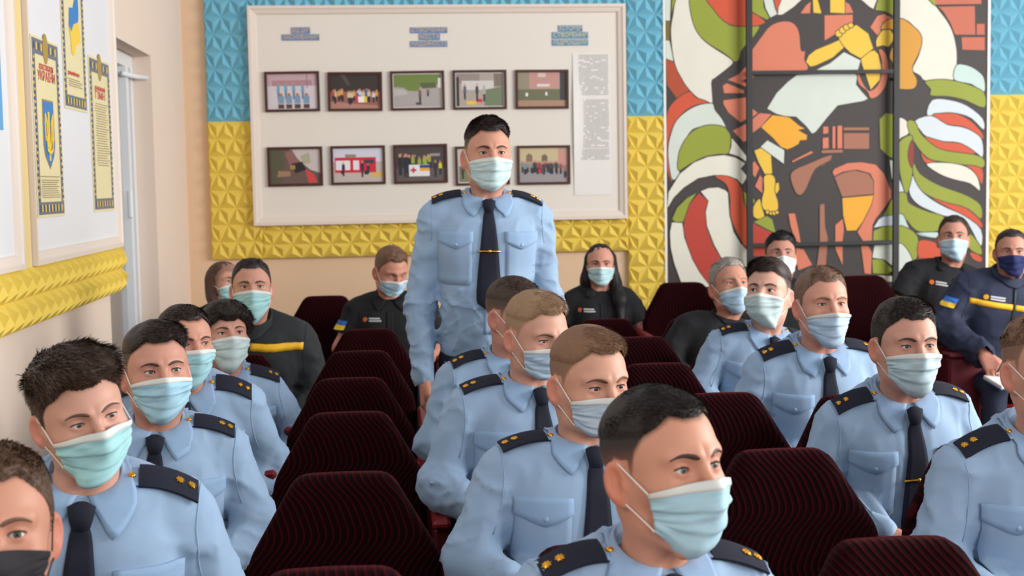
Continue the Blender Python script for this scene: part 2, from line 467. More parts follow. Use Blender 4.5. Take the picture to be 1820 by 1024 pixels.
    if P.get('hair', True) and len(hf):
        used = np.zeros(len(hv), bool); used[hf.ravel()] = True; idx = np.cumsum(used)-1
        mesh_obj('hair', place(hv[used]), idx[hf], hm, parent, True)
    # ---- eyes
    g = ang_mat(P.get('gaze', .1), P.get('gaze_down', 0.0))
    for s in (-1, 1):
        rings = [0, .19, .20, .46, .47, .62, .9, 1.3, 1.8, 2.4, 3.05]; n = 14; pv = []
        for a in rings: pv.append([(.0126*math.sin(a)*math.cos(t), -.0126*math.cos(a)-(.0006*max(0, 1-a/.5)), .0126*math.sin(a)*math.sin(t)) for t in np.arange(n)*2*math.pi/n])
        pv = np.array(pv)@g.T+np.array([s*EYE[0], EYE[1], EYE[2]])
        mb = MB(); mb.grid(pv, 0, closed=True)
        mids = np.repeat([2, 2, 1, 1] + [0]*(len(rings)-5), n)
        mesh_obj('eye', place(np.array(mb.V)), np.array(mb.F), EYE_D if P.get('dark_eyes') else EYE_M, parent, True, mids)
        # eyebrow
        t = np.linspace(0, 1, 13); bl = P.get('brow', 1.0); lift = P.get('brow_lift', 0.0)
        bx = (.0125+.040*t)*s; bz = .0150+lift+.0085*np.sin(t*2.3)*1.0-.006*t*t; hw = (.0041*bl)*(1-.72*t**1.5)*np.clip(.5+t*5, 0, 1)
        G = []
        for k in (-1, -.4, .4, 1):
            st = np.stack([bx, 0*bx-.16, bz+hw*k], -1); G.append(march(sd_head, st, (0, 1, 0), .0016 if abs(k) < .9 else .0001, 40, .14))
        G = np.array(G)
        mb = MB(); mb.grid(G, 0, flip=s > 0)
        mesh_obj('eyebrow', place(np.array(mb.V)), np.array(mb.F), hair_mat(P.get('brow_col', tuple(int(c*.72+.22*k) for c, k in zip(hc, P.get('skin', (205, 158, 138)))))), parent, True)
        # upper lash line
        t = np.linspace(-1, 1, 11); lx = s*(EYE[0]+.0140*t); lz = .0046*(1-t*t)+.0009*t
        G = []
        for dz, o in ((-.0004, .0003), (.0006, .0012), (.0016*(1 if not P.get('female') else 1.7), .0002)):
            dx = lx-s*EYE[0]; rad = .0149+o; zq = lz+dz
            yq = EYE[1]-np.sqrt(np.maximum(rad**2-dx**2-zq**2, 1e-6)); G.append(np.stack([lx, yq, zq], -1))
        mb = MB(); mb.grid(np.array(G), 0, flip=s > 0)
        mesh_obj('eyelashes', place(np.array(mb.V)), np.array(mb.F), LASH, parent, True)
    # ---- face mask with its band and cords
    if P.get('mask'):
        nu, nv = P.get('mres', (41, 49) if h < .0036 else (31, 33)); drop = P.get('mdrop', 0.0)
        cloth = P.get('mask_style') == 'cloth'
        G = mask_grid(nu, nv, P['seed'], drop, off=.0035, wmax=63 if not cloth else 58)
        Vm, Fm = slab(G[:, ::-1], .0008)
        mk = mesh_obj('face_mask', place(Vm), np.array(Fm), mask_mat(P['mask']), parent, True)
        if not cloth:
            G = mask_grid(nu, 4, P['seed'], drop, -.012, .125, off=.0046, wmax=63.3)
            Vm, Fm = slab(G[:, ::-1], .0010)
            mesh_obj('nose_band', place(Vm), np.array(Fm), MBAND, mk, True)
        for s in (-1, 1):
            e0 = mask_grid(3, 9, P['seed'], drop, wmax=63)[0 if s < 0 else 2]
            for a, b in ((e0[0], (s*.0775, .010, .017)), (e0[-1], (s*.0765, .006, -.040))):
                q = np.linspace(0, 1, 9)[:, None]; pts = np.array(a)*(1-q)+np.array(b)*q
                pts[1:-1] = push(sd_head, pts[1:-1], .0016)
                mb = MB(); mb.tube(pts, P.get('cord', .0012), 6)
                mesh_obj('ear_loop', place(np.array(mb.V)), mb.F, LOOP if not cloth else mask_mat(P['mask']), mk, True)
    return place(V), F, col
# ------------------------------------------------------------------ the room
D = 8.9                                    # distance of the back wall
XL = float(at_y(330, 260, D)[0])           # left wall
M_WALL = mat('wall_peach', lin(222, 190, 158), .85, noise=.04, nscale=3, bump=.12, bscale=60)
M_WALL2 = mat('wall_pale_peach', lin(226, 206, 190), .85, noise=.03, nscale=4, bump=.1, bscale=60)
M_FLOOR = mat('floor_boards', lin(96, 62, 44), .45, noise=.15, nscale=6)
M_BOARD = mat('board_white', lin(224, 216, 206), .6, noise=.015, nscale=5)
M_FRAME = mat('frame_white', lin(222, 208, 196), .45)
M_FRAMEW = mat('frame_bright_white', lin(232, 228, 222), .4)
M_PVC = mat('window_white', lin(226, 228, 230), .35)
M_YEL = mat('relief_yellow', lin(222, 193, 84), .7, noise=.04, nscale=12)
M_BLU = mat('relief_blue', lin(110, 174, 196), .7, noise=.04, nscale=12)
M_DARKF = mat('photo_frame_wood', lin(70, 34, 28), .4)
M_STEEL = mat('steel_black', lin(44, 44, 46), .5)
ZT = 3.3

def struct(name, V, F, m):
    return tag(mesh_obj(name, V, F, m), kind='structure')
mb = MB(); mb.box((XL-.4, -1.5, -.1), (5.2, D+.2, 0)); tag(mb.build('floor', M_FLOOR), kind='structure')
mb = MB(); mb.box((XL-.4, D, 0), (5.2, D+.2, ZT)); tag(mb.build('wall_back', M_WALL), kind='structure')
# left wall with a window recess: from behind the notice board to the pillar at the corner
ya = float(at_x(206, 300, XL)[1]); yb = float(at_x(275, 300, XL)[1]); zt = float(at_x(274, 103, XL)[2])
ya = ya-.25
mb = MB()
mb.box((XL-.35, -1.5, 0), (XL, ya, ZT)); mb.box((XL-.35, yb, 0), (XL, D, ZT)); mb.box((XL-.35, ya, zt), (XL, yb, ZT)); mb.box((XL-.35, ya, 0), (XL, yb, .45))
tag(mb.build('wall_left', M_WALL2), kind='structure')
# window at the far side of the recess
wn = tag(empty('window_1', (XL-.13, (ya+yb)/2, .45)), kind='structure')
hw = (yb-ya)/2-.002; hh = zt-.45-.004
mb = MB(); b = .07
mb.box((-.04, -hw, .004), (.03, -hw+b, hh)); mb.box((-.04, hw-b, .004), (.03, hw, hh)); mb.box((-.04, -hw+b, .004), (.03, hw-b, b)); mb.box((-.04, -hw+b, hh-b), (.03, hw-b, hh))
mb.box((-.035, hw-b-.16, b), (.035, hw-b-.09, hh-b))
mb.build('window_frame', M_PVC, wn)
gl = bpy.data.materials.new('window_glass'); gl.use_nodes = True
gb = gl.node_tree.nodes['Principled BSDF']; gb.inputs['Transmission Weight'].default_value = 1; gb.inputs['Roughness'].default_value = .02; gb.inputs['IOR'].default_value = 1.05
mb = MB(); mb.box((-.010, -hw+b, b), (-.004, hw-b, hh-b)); mb.build('glass_pane', gl, wn)
mb = MB(); mb.box((.03, hw-.30, .95), (.055, hw-.27, 1.10), ch=.006); mb.build('window_handle', M_PVC, wn)
# curtain rail stub reaching out of the recess
p = at_x(264, 139, XL-.02)
rl = tag(empty('curtain_rail', (XL-.10, p[1], p[2])), 'short white curtain rail stub in the left window recess', 'curtain rail')
mb = MB(); mb.tube([(.0, -.34, 0), (.03, -.12, 0), (.085, 0, 0)], .014, 10); mb.build('rail', M_PVC, rl, True)
mb = MB(); mb.box((.083, -.018, -.020), (.099, .018, .020), ch=.005); mb.build('end_cap', M_PVC, rl)
# corner strip between the pale side wall and the back wall
mb = MB(); mb.box((XL, D-.012, 0), (XL+.015, D, ZT)); tag(mb.build('trim_1', M_WALL), kind='structure')

# ---- triangular relief cladding (plaster pyramids on a triangular lattice)
def relief(name, poly_test, x0, x1, z0, z1, m, label, side='back', s=.128, base=.03, height=.024, zsplit=None):
    hrow = s*math.sqrt(3)/2; mb = MB()
    rows = int((z1-z0)/hrow)+1; hrow = (z1-z0)/rows
    n = int(round((x1-x0)/s)); s = (x1-x0)/n
    clampx = lambda v: min(max(v, x0), x1)
    def T(a, b, c):
        a, b, c = [(clampx(q[0]), q[1]) for q in (a, b, c)]
        if abs((b[0]-a[0])*(c[1]-a[1])-(b[1]-a[1])*(c[0]-a[0])) < 1e-5: return
        g = ((a[0]+b[0]+c[0])/3, (a[1]+b[1]+c[1])/3)
        if poly_test and not poly_test(*g): return
        V = [(q[0], base, q[1]) for q in (a, b, c)]+[(g[0], base+height, g[1])]+[(q[0], 0, q[1]) for q in (a, b, c)]
        mid = 0 if zsplit is None or g[1] > zsplit else 1
        mb.add(V, [(0, 1, 3), (1, 2, 3), (2, 0, 3), (4, 5, 1, 0), (5, 6, 2, 1), (6, 4, 0, 2)], mid)
    for r in range(rows):
        za, zb_ = z0+r*hrow, z0+(r+1)*hrow
        oa = 0 if r % 2 == 0 else -s/2; ob = -s/2 if r % 2 == 0 else 0
        for k in range(-1, n+2):
            A = (x0+oa+k*s, za); B = (x0+oa+(k+1)*s, za); Cc = (x0+ob+k*s+(0 if oa < ob else s), zb_)
            T(A, B, Cc)
            Dd = (Cc[0]+s, zb_); T(B, Dd, Cc)
    V = np.array(mb.V)
    if side == 'back': W_ = np.stack([V[:, 0], D-.002-V[:, 1], V[:, 2]], 1); F = mb.F
    else: W_ = np.stack([XL+.002+V[:, 1], V[:, 0], V[:, 2]], 1); F = [f[::-1] for f in mb.F]
    o = mesh_obj(name, W_, F, m, None, False, mb.M)
    return tag(o, label, 'wall cladding')
q = lambda x, y: at_y(x, y, D)
bx0 = q(366, 100)[0]; bx1 = q(1180, 100)[0]; zb0 = q(385, 461)[2]; rsn = lambda z: zb0+round((z-zb0)/.1108)*.1108
zs = rsn(q(400, 203)[2])
bz0 = q(456, 401)[2]; bz1 = q(437, 13)[2]; bX0 = q(447, 200)[0]; bX1 = q(1110, 200)[0]
rx0 = q(1114, 300)[0]
zt_top = zb0+18*.1108
relief('relief_panel', None, bx0, bX0+.05, zb0, zt_top, [M_BLU, M_YEL], 'blue over yellow pyramid relief strip left of the white photo board', zsplit=zs)
relief('relief_panel', None, bX0+.05, rx0, zb0, bz0+.05, [M_YEL, M_YEL], 'yellow pyramid relief strip running along under the white photo board')
relief('relief_panel', None, bX0+.05, rx0, bz1-.04, zt_top, [M_BLU, M_BLU], 'blue pyramid relief strip above the white photo board')
relief('relief_panel', None, rx0, bx1, zb0-7*.1108, zt_top, [M_BLU, M_YEL], 'blue over yellow pyramid relief strip between photo board and mural', zsplit=zs)
fx0 = q(1755, 100)[0]; fs = rsn(q(1780, 182)[2])
relief('relief_panel', None, fx0, fx0+.95, zb0-5*.1108, zb0+18*.1108, [M_BLU, M_YEL], 'narrow blue and yellow pyramid relief strip right of the mural', zsplit=fs)
# left wall: two rows of yellow relief below the notice boards
ly1 = float(at_x(216, 470, XL+.03)[1]); lz1 = float(at_x(100, 464, XL+.03)[2]); lz0 = float(at_x(100, 560, XL+.02)[2])
relief('relief_panel', None, .4, ly1, lz0, lz1, [M_YEL], 'yellow pyramid relief band under the notice boards on the left wall', side='left', s=.12, height=.034)

def framed_board(name, o, ux, W, H, depth, fw, label, cat, m_in=M_BOARD, m_fr=M_FRAME, m_side=None):
    """board with its lower-left corner at o; ux = unit vector along it; normal = ux x z turned to the room"""
    r = empty(name, o, math.atan2(ux[1], ux[0])); tag(r, label, cat)
    mb = MB(); mb.box((fw*.6, -depth*.55, fw*.6), (W-fw*.6, 0, H-fw*.6)); mb.build('board_panel', m_in, r)
    mb = MB()
    def rail(a, b, vert):
        prof_ = [(0, 0), (0, -depth), (fw*.35, -depth), (fw*.45, -depth*.88), (fw*.9, -depth*.75), (fw, -depth*.56), (fw, 0)]
        return prof_
    pr = rail(0, 0, 0); corners = [(0, 0), (W, 0), (W, H), (0, H)]; ins = [(1, 1), (-1, 1), (-1, -1), (1, -1)]
    G = [[(c[0]+i[0]*u, v, c[1]+i[1]*u) for u, v in pr] for c, i in zip(corners, ins)]
    n = len(pr)
    for k in range(4): mb.add(G[k]+G[(k+1) % 4], [[j, j+1, n+j+1, n+j] for j in range(n-1)])
    mb.build('board_frame', m_fr, r)
    return r
board = framed_board('photo_board', (bX0, D-.028, bz0), (1, 0), bX1-bX0, bz1-bz0, .055, .055, 'large white framed board of photographs on the back wall', 'notice board')
YB = D-.028-.0305

# ---- framed photographs: prints painted as flat patches (u, v in 0..1 from the upper left corner)
def C8(*a): return lin(*a)
pm = lambda c: mat('print_%d_%d_%d' % c, lin(*c), .35)
def person_fig(u, v, h, shirt, legs=(40, 42, 52)):
    return [(legs, [(u-.022, v+h*.5), (u+.022, v+h*.5), (u+.018, v+h), (u-.018, v+h)]), (shirt, [(u-.03, v+h*.17), (u+.03, v+h*.17), (u+.034, v+h*.55), (u-.034, v+h*.55)]), ((196, 140, 120), [(u-.013, v), (u+.013, v), (u+.015, v+h*.16), (u-.015, v+h*.16)])]
R4 = lambda a, b, c, d: [(a, b), (c, b), (c, d), (a, d)]
def crowd(rr, n, u0, u1, v0, v1, h, cols):
    o = []
    for _ in range(n): o += person_fig(rr.uniform(u0, u1), rr.uniform(v0, v1), h*rr.uniform(.85, 1.1), cols[rr.randint(len(cols))])
    return o
r1 = np.random.RandomState(3)
SC_ = {}
SC_[0] = [((206, 196, 200), R4(0, 0, 1, 1)), ((190, 160, 168), R4(0, 0, 1, .34)), ((170, 130, 138), R4(.1, .18, .9, .34)), ((150, 120, 130), R4(.79, 0, .81, .4))] + sum([person_fig(u, .22, .5, (110, 160, 190), (90, 120, 150)) for u in (.22, .37, .53, .71)], []) + sum([[((120, 150, 180), R4(u-.06, .62, u+.06, .84)), ((170, 110, 96), R4(u-.03, .55, u+.03, .63)), ((84, 66, 62), R4(u-.06, .86, u+.06, .98))] for u in (.27, .43, .60, .78)], [])
SC_[1] = [((58, 48, 44), R4(0, 0, 1, .5)), ((84, 74, 70), [(.2, 0), (.3, 0), (.4, .3), (.36, .34)]), ((150, 96, 84), R4(0, .5, 1, 1)), ((176, 128, 112), [(0, .8), (1, .92), (1, 1), (0, 1)])] + crowd(r1, 26, .04, .96, .40, .5, .36, [(200, 200, 210), (80, 90, 150), (220, 160, 80), (210, 190, 150), (180, 80, 70)]) + [((206, 60, 80), R4(.50, .62, .56, .82)), ((236, 232, 226), R4(.56, .64, .68, .82)), ((226, 190, 50), R4(.68, .64, .74, .82))]
SC_[2] = [((168, 160, 158), R4(0, 0, 1, 1)), ((110, 128, 64), [(0, 0), (1, 0), (1, .3), (.6, .36), (.5, .52), (.3, .5), (.2, .4), (0, .38)]), ((84, 96, 62), [(.55, .26), (.9, .26), (.9, .42), (.6, .44)]), ((186, 180, 174), [(0, .42), (.25, .5), (.3, .6), (0, .66)]), ((232, 232, 230), R4(.94, .12, 1, .42))] + person_fig(.55, .40, .5, (110, 96, 80)) + person_fig(.72, .42, .26, (130, 110, 96)) + [((70, 70, 72), R4(.46, .86, .58, .94))]
SC_[3] = [((172, 158, 148), R4(0, 0, 1, 1)), ((150, 134, 126), R4(0, 0, .5, .3)), ((206, 200, 196), R4(.12, .22, .8, .5)), ((110, 124, 96), [(.6, .5), (1, .4), (1, 1), (.6, 1)]), ((124, 112, 100), R4(.8, 0, 1, .4)), ((44, 44, 48), R4(0, .1, .06, 1)), ((226, 190, 60), R4(.22, .84, .42, .95)), ((206, 40, 50), R4(.42, .78, .55, .88))] + person_fig(.18, .30, .5, (90, 96, 120)) + person_fig(.44, .3, .55, (60, 64, 72)) + person_fig(.59, .36, .5, (170, 170, 160))
SC_[4] = [((146, 134, 112), R4(0, 0, 1, 1)), ((190, 140, 132), R4(.24, 0, .88, .48)), ((214, 206, 198), R4(.4, .34, .66, .42)), ((206, 190, 180), R4(.42, .02, .58, .14)), ((104, 106, 76), R4(0, .5, .88, .82)), ((58, 54, 56), R4(.87, .0, 1, .86)), ((166, 130, 106), R4(0, .82, 1, 1)), ((226, 226, 220), R4(.16, .6, .21, .70)), ((226, 226, 220), R4(.57, .58, .61, .68))]
SC_[5] = [((104, 84, 76), R4(0, 0, 1, 1)), ((196, 184, 182), [(.4, 0), (1, 0), (1, .7), (.8, .6), (.6, .35)]), ((168, 164, 140), [(.6, .2), (.78, .1), (.82, .4), (.66, .44)]), ((88, 84, 66), [(0, 0), (.25, 0), (.3, .4), (.2, 1), (0, 1)]), ((140, 96, 92), [(.3, .1), (.44, .0), (.6, .4), (.4, .5)]), ((44, 36, 34), [(.42, .42), (.64, .36), (.72, .6), (.5, .7)]), ((156, 122, 92), [(.16, .62), (.4, .64), (.4, .78), (.14, .8)]), ((206, 70, 70), [(.7, .58), (.86, .72), (.94, .98), (.76, .98)]), ((166, 130, 60), R4(.40, .46, .50, .58))]
SC_[6] = [((206, 206, 220), R4(0, 0, 1, .4)), ((190, 176, 170), R4(0, .4, 1, 1)), ((204, 38, 58), R4(.03, .27, .86, .72)), ((228, 222, 222), R4(.05, .36, .34, .64)), ((226, 220, 222), R4(.40, .36, .52, .64)), ((70, 60, 70), R4(.62, .34, .82, .46)), ((214, 176, 90), [(.78, .74), (1, .7), (1, .86), (.74, .86)]), ((150, 130, 110), R4(.24, .18, .46, .28)), ((52, 46, 50), R4(.15, .66, .22, .76)), ((52, 46, 50), R4(.62, .66, .70, .78))] + person_fig(.2, .4, .42, (44, 50, 86)) + person_fig(.58, .36, .5, (40, 44, 78)) + person_fig(.7, .46, .3, (44, 50, 80))
SC_[7] = [((70, 62, 60), R4(0, 0, 1, 1)), ((96, 84, 82), R4(0, .62, 1, 1)), ((150, 140, 140), R4(.7, .2, .9, .28))] + crowd(r1, 9, .06, .3, .18, .26, .6, [(38, 40, 46)]) + crowd(r1, 12, .3, .72, .2, .3, .45, [(60, 66, 60), (150, 170, 60), (50, 52, 60)]) + [((226, 222, 226), R4(.26, .52, .68, .86)), ((36, 66, 140), R4(.48, .53, .68, .62)), ((228, 166, 40), R4(.48, .62, .68, .71)), ((190, 40, 60), R4(.33, .60, .37, .76)), ((190, 40, 60), R4(.29, .65, .41, .71))] + person_fig(.8, .4, .5, (44, 48, 60)) + person_fig(.9, .42, .4, (220, 200, 50))
SC_[8] = [((196, 186, 180), R4(0, 0, 1, 1)), ((120, 122, 96), R4(0, .5, .4, 1)), ((226, 220, 216), R4(.1, .2, .6, .5))] + person_fig(.5, .55, .42, (44, 50, 80)) + person_fig(.08, .5, .4, (60, 60, 62)) + person_fig(.85, .5, .4, (44, 50, 80))
SC_[9] = [((176, 156, 132), R4(0, 0, 1, 1)), ((196, 178, 140), R4(.02, 0, .8, .4)), ((128, 104, 84), [(.14, .4), (.14, .22), (.2, .15), (.27, .22), (.27, .4)]), ((110, 92, 80), [(.46, .4), (.46, .24), (.52, .18), (.58, .24), (.58, .4)]), ((196, 140, 130), R4(.8, .08, 1, .5)), ((150, 142, 144), R4(0, .66, 1, 1))] + crowd(r1, 10, .05, .3, .36, .42, .34, [(120, 140, 136), (140, 150, 150)]) + crowd(r1, 16, .3, .86, .36, .42, .36, [(46, 48, 56), (150, 70, 80), (60, 62, 70)]) + [((206, 36, 52), R4(.39, .62, .45, .72))] + crowd(r1, 3, .9, .98, .4, .46, .4, [(150, 110, 110)])
quads = [((469, 128), (567, 126), (569, 197), (472, 200)), ((582, 128), (679, 128), (680, 197), (583, 198)), ((693, 127), (789, 125), (791, 195), (695, 197)), ((804, 125), (900, 124), (901, 194), (806, 195)), ((915, 124), (1010, 124), (1011, 193), (917, 194)),
         ((474, 262), (572, 260), (575, 330), (477, 332)), ((587, 260), (684, 258), (686, 327), (589, 329)), ((698, 258), (794, 255), (797, 325), (701, 327)), ((809, 261), (905, 258), (906, 328), (810, 330)), ((919, 259), (1013, 258), (1014, 327), (919, 329))]
ptxt = ['eight people in blue', 'a night crowd holding a striped flag', 'a figure beside green trees', 'an outdoor ceremony with a red patch', 'a pink building above a green lawn',
        'smoke and a red blaze', 'a red fire engine', 'a group with a white red-cross banner', 'people half hidden behind the standing man', 'a long row of people before arches']
def patches(mb, mats, items, fn, mi):
    for c, poly in items:
        mm = pm(tuple(c))
        if mm not in mats: mats.append(mm)
        V = [fn(min(max(u, 0), 1), min(max(v, 0), 1), mi[0]) for u, v in poly]; mi[0] += 1
        a = sum(poly[i][0]*poly[(i+1) % len(poly)][1]-poly[(i+1) % len(poly)][0]*poly[i][1] for i in range(len(poly)))
        mb.add(V, [range(len(V))[::-1] if a > 0 else range(len(V))], mats.index(mm))
for k, qd in enumerate(quads):
    P3 = [at_y(x, y, YB-.01) for x, y in qd]; c = sum(P3)/4
    Wf = (abs(P3[1][0]-P3[0][0])+abs(P3[2][0]-P3[3][0]))/2; Hf = (P3[0][2]-P3[3][2]+P3[1][2]-P3[2][2])/2
    rot = math.atan2(P3[1][2]-P3[0][2], P3[1][0]-P3[0][0])*.5
    o = empty('framed_photograph', (c[0], YB, c[2])); o.rotation_euler = (0, -rot, 0)
    tag(o, 'framed photograph of %s, %s row' % (ptxt[k], 'upper' if k < 5 else 'lower'), 'picture', 'photographs on the white board')
    mb = MB(); f = .016
    for a, b in (((-Wf/2, -Hf/2), (Wf/2, -Hf/2+f)), ((-Wf/2, Hf/2-f), (Wf/2, Hf/2)), ((-Wf/2, -Hf/2+f), (-Wf/2+f, Hf/2-f)), ((Wf/2-f, -Hf/2+f), (Wf/2, Hf/2-f))):
        mb.box((a[0], -.018, a[1]), (b[0], 0, b[1]))
    mb.build('picture_frame', M_DARKF, o)
    mb = MB(); mats = [pm((216, 210, 206))]; mb.box((-Wf/2+f, -.006, -Hf/2+f), (Wf/2-f, 0, Hf/2-f)); mi = [1]
    g = f+(.006 if k in (2, 3, 8) else 0)
    patches(mb, mats, SC_[k], lambda u, v, i: (-Wf/2+g+u*(Wf-2*g), -.006-i*2.2e-5-.0004, Hf/2-g-v*(Hf-2*g)), mi)
    mb.build('photo_print', mats, o)

# ---- lettering plates and the typed sheet
def text_obj(name, body, size, m, parent, loc, rot=(math.pi/2, 0, 0), align='CENTER', sx=1.0, width=None):
    cu = bpy.data.curves.new(name, 'FONT'); cu.body = body; cu.size = size; cu.align_x = align; cu.align_y = 'CENTER'; cu.extrude = .0004
    cu.materials.append(m)
    o = bpy.data.objects.new(name, cu); COL.objects.link(o)
    bpy.context.view_layer.update()
    if width: sx = width/max(o.dimensions.x, 1e-6)
    dg = bpy.context.evaluated_depsgraph_get()
    me = bpy.data.meshes.new_from_object(o.evaluated_get(dg)); bpy.data.objects.remove(o); bpy.data.curves.remove(cu)
    me.name = name
    o = bpy.data.objects.new(name, me); COL.objects.link(o)
    o.parent = parent; o.location = loc; o.rotation_euler = rot; o.scale = (sx, 1, 1)
    return o
M_PLB = mat('plate_blue', lin(96, 134, 176), .5); M_LETO = mat('letters_orange', lin(226, 178, 110), .5); M_LETY = mat('letters_yellow', lin(218, 214, 120), .5)
def plates(name, rows, ml, label):
    """rows: (x0, y0, x1, y1, text) in pixels"""
    c = at_y((rows[0][0]+rows[0][2])/2, rows[-1][3], YB); o = tag(empty(name, (c[0], YB, c[2])), label, 'sign', 'blue titles on the white board')
    for x0, y0, x1, y1, t in rows:
        a, b = at_y(x0, (y0+y1)/2, YB), at_y(x1, (y0+y1)/2, YB); z1, z0 = at_y((x0+x1)/2, y0, YB)[2], at_y((x0+x1)/2, y1, YB)[2]
        mb = MB(); mb.box((a[0]-c[0], -.006, z0-c[2]), (b[0]-c[0], 0, z1-c[2])); mb.build('title_plate', M_PLB, o)
        text_obj('title_lettering', t, (z1-z0)*.95, ml, o, ((a[0]+b[0])/2-c[0], -.0066, (z0+z1)/2-c[2]), width=(b[0]-a[0])*.94)
plates('board_title', [(518, 48.5, 551, 60, 'ВІД ДНЯ'), (501.5, 61, 567.5, 72, 'ЗАСНУВАННЯ')], M_LETO, 'two-line blue title with orange letters at the left of the board')
plates('board_title', [(729.5, 48.5, 795, 59, 'СТВОРЕННЯ'), (745, 60, 782, 71.5, 'МІСТА'), (729.5, 73, 795, 83.5, 'НАДІЙНОСТІ')], M_LETO, 'three-line blue title with orange letters in the middle of the board')
plates('board_title', [(992.5, 45, 1035, 56, 'ІСТОРІЯ'), (981.5, 57, 1045, 68.5, 'СТВОРЕННЯ'), (981.5, 70, 1045, 81, 'ПІДРОЗДІЛУ')], M_LETY, 'three-line blue title with yellow letters at the right of the board')
M_PAPER = mat('paper_white', lin(226, 222, 218), .7); M_INK = mat('ink_grey', lin(176, 172, 170), .8)
c0, c1 = at_y(1021, 347, YB), at_y(1084, 95, YB)
sh = tag(empty('typed_sheet', (c0[0], YB, c0[2])), 'long white typed paper sheet at the right edge of the board', 'paper')
Wp, Hp = c1[0]-c0[0], c1[2]-c0[2]
mb = MB(); P = [[(u*Wp, -.003-.012*math.exp(-((u*Wp)/.04)**2)*math.sin(v*3.1)**2, v*Hp) for v in np.linspace(0, 1, 9)] for u in np.linspace(0, 1, 7)]
Vp, Fp = slab(P, .0012, (0, -1, 0)); mesh_obj('paper_sheet', Vp, Fp, M_PAPER, sh)
mb = MB(); rr = np.random.RandomState(5)
for v0, v1 in ((.70, .985), (.335, .67), (.24, .32)):
    z = v1
    while z > v0:
        x = .16
        while x < .93:
            w = rr.uniform(.03, .10)
            if rr.rand() > .12: mb.add([(x*Wp, -.0048, z*Hp), (min(x+w, .95)*Wp, -.0048, z*Hp), (min(x+w, .95)*Wp, -.0048, (z+.0060)*Hp), (x*Wp, -.0048, (z+.0060)*Hp)], [(0, 1, 2, 3)])
            x += w+.012
        z -= .0115
o = mb.build('typed_lines', M_INK, sh); o['kind'] = 'stuff'

# ---- the two notice boards on the left wall and their posters
MX = XL+.045
def lp(x, y, X=MX): return at_x(x, y, X)
y0 = lp(57, 300)[1]; y1 = lp(213, 300)[1]; zb_ = lp(60, 474)[2]
# board normals face +X: ux along -Y so that the front is +X
lb = framed_board('notice_board', (XL+.002, y0, zb_), (0, 1), y1-y0, 1.35, .05, .05, 'white framed notice board with three patriotic posters on the left wall', 'notice board', mat('board_cool_white', lin(222, 222, 224), .5))
lb.rotation_euler = (0, 0, math.pi/2)
lb2 = framed_board('notice_board', (XL+.002, .75, zb_), (0, 1), lp(35, 300)[1]-.75, 1.35, .05, .05, 'white framed notice board cut off at the left edge of the photo', 'notice board', MATS['board_cool_white'])
mb = MB(); mb.box((XL, lp(38, 300)[1], zb_-.02), (XL+.032, y0-.005, ZT)); tag(mb.build('trim_2', mat('strip_cream', lin(226, 200, 140), .7)), kind='structure')
M_PO = mat('poster_cream', lin(224, 212, 166), .5, noise=.05, nscale=14); M_POB = mat('poster_border', lin(110, 112, 122), .5, noise=.35, nscale=70)
M_RED = mat('poster_red', lin(204, 60, 64), .5); M_BLUE = mat('flag_blue', lin(52, 124, 192), .45); M_GOLD = mat('flag_gold', lin(238, 200, 60), .45); M_OLIVE = mat('emblem_olive', lin(170, 140, 70), .5); M_INKD = mat('ink_brown', lin(140, 124, 96), .8); M_NAVYP = mat('poster_navy', lin(40, 70, 120), .5)
XP = XL+.002+.0285
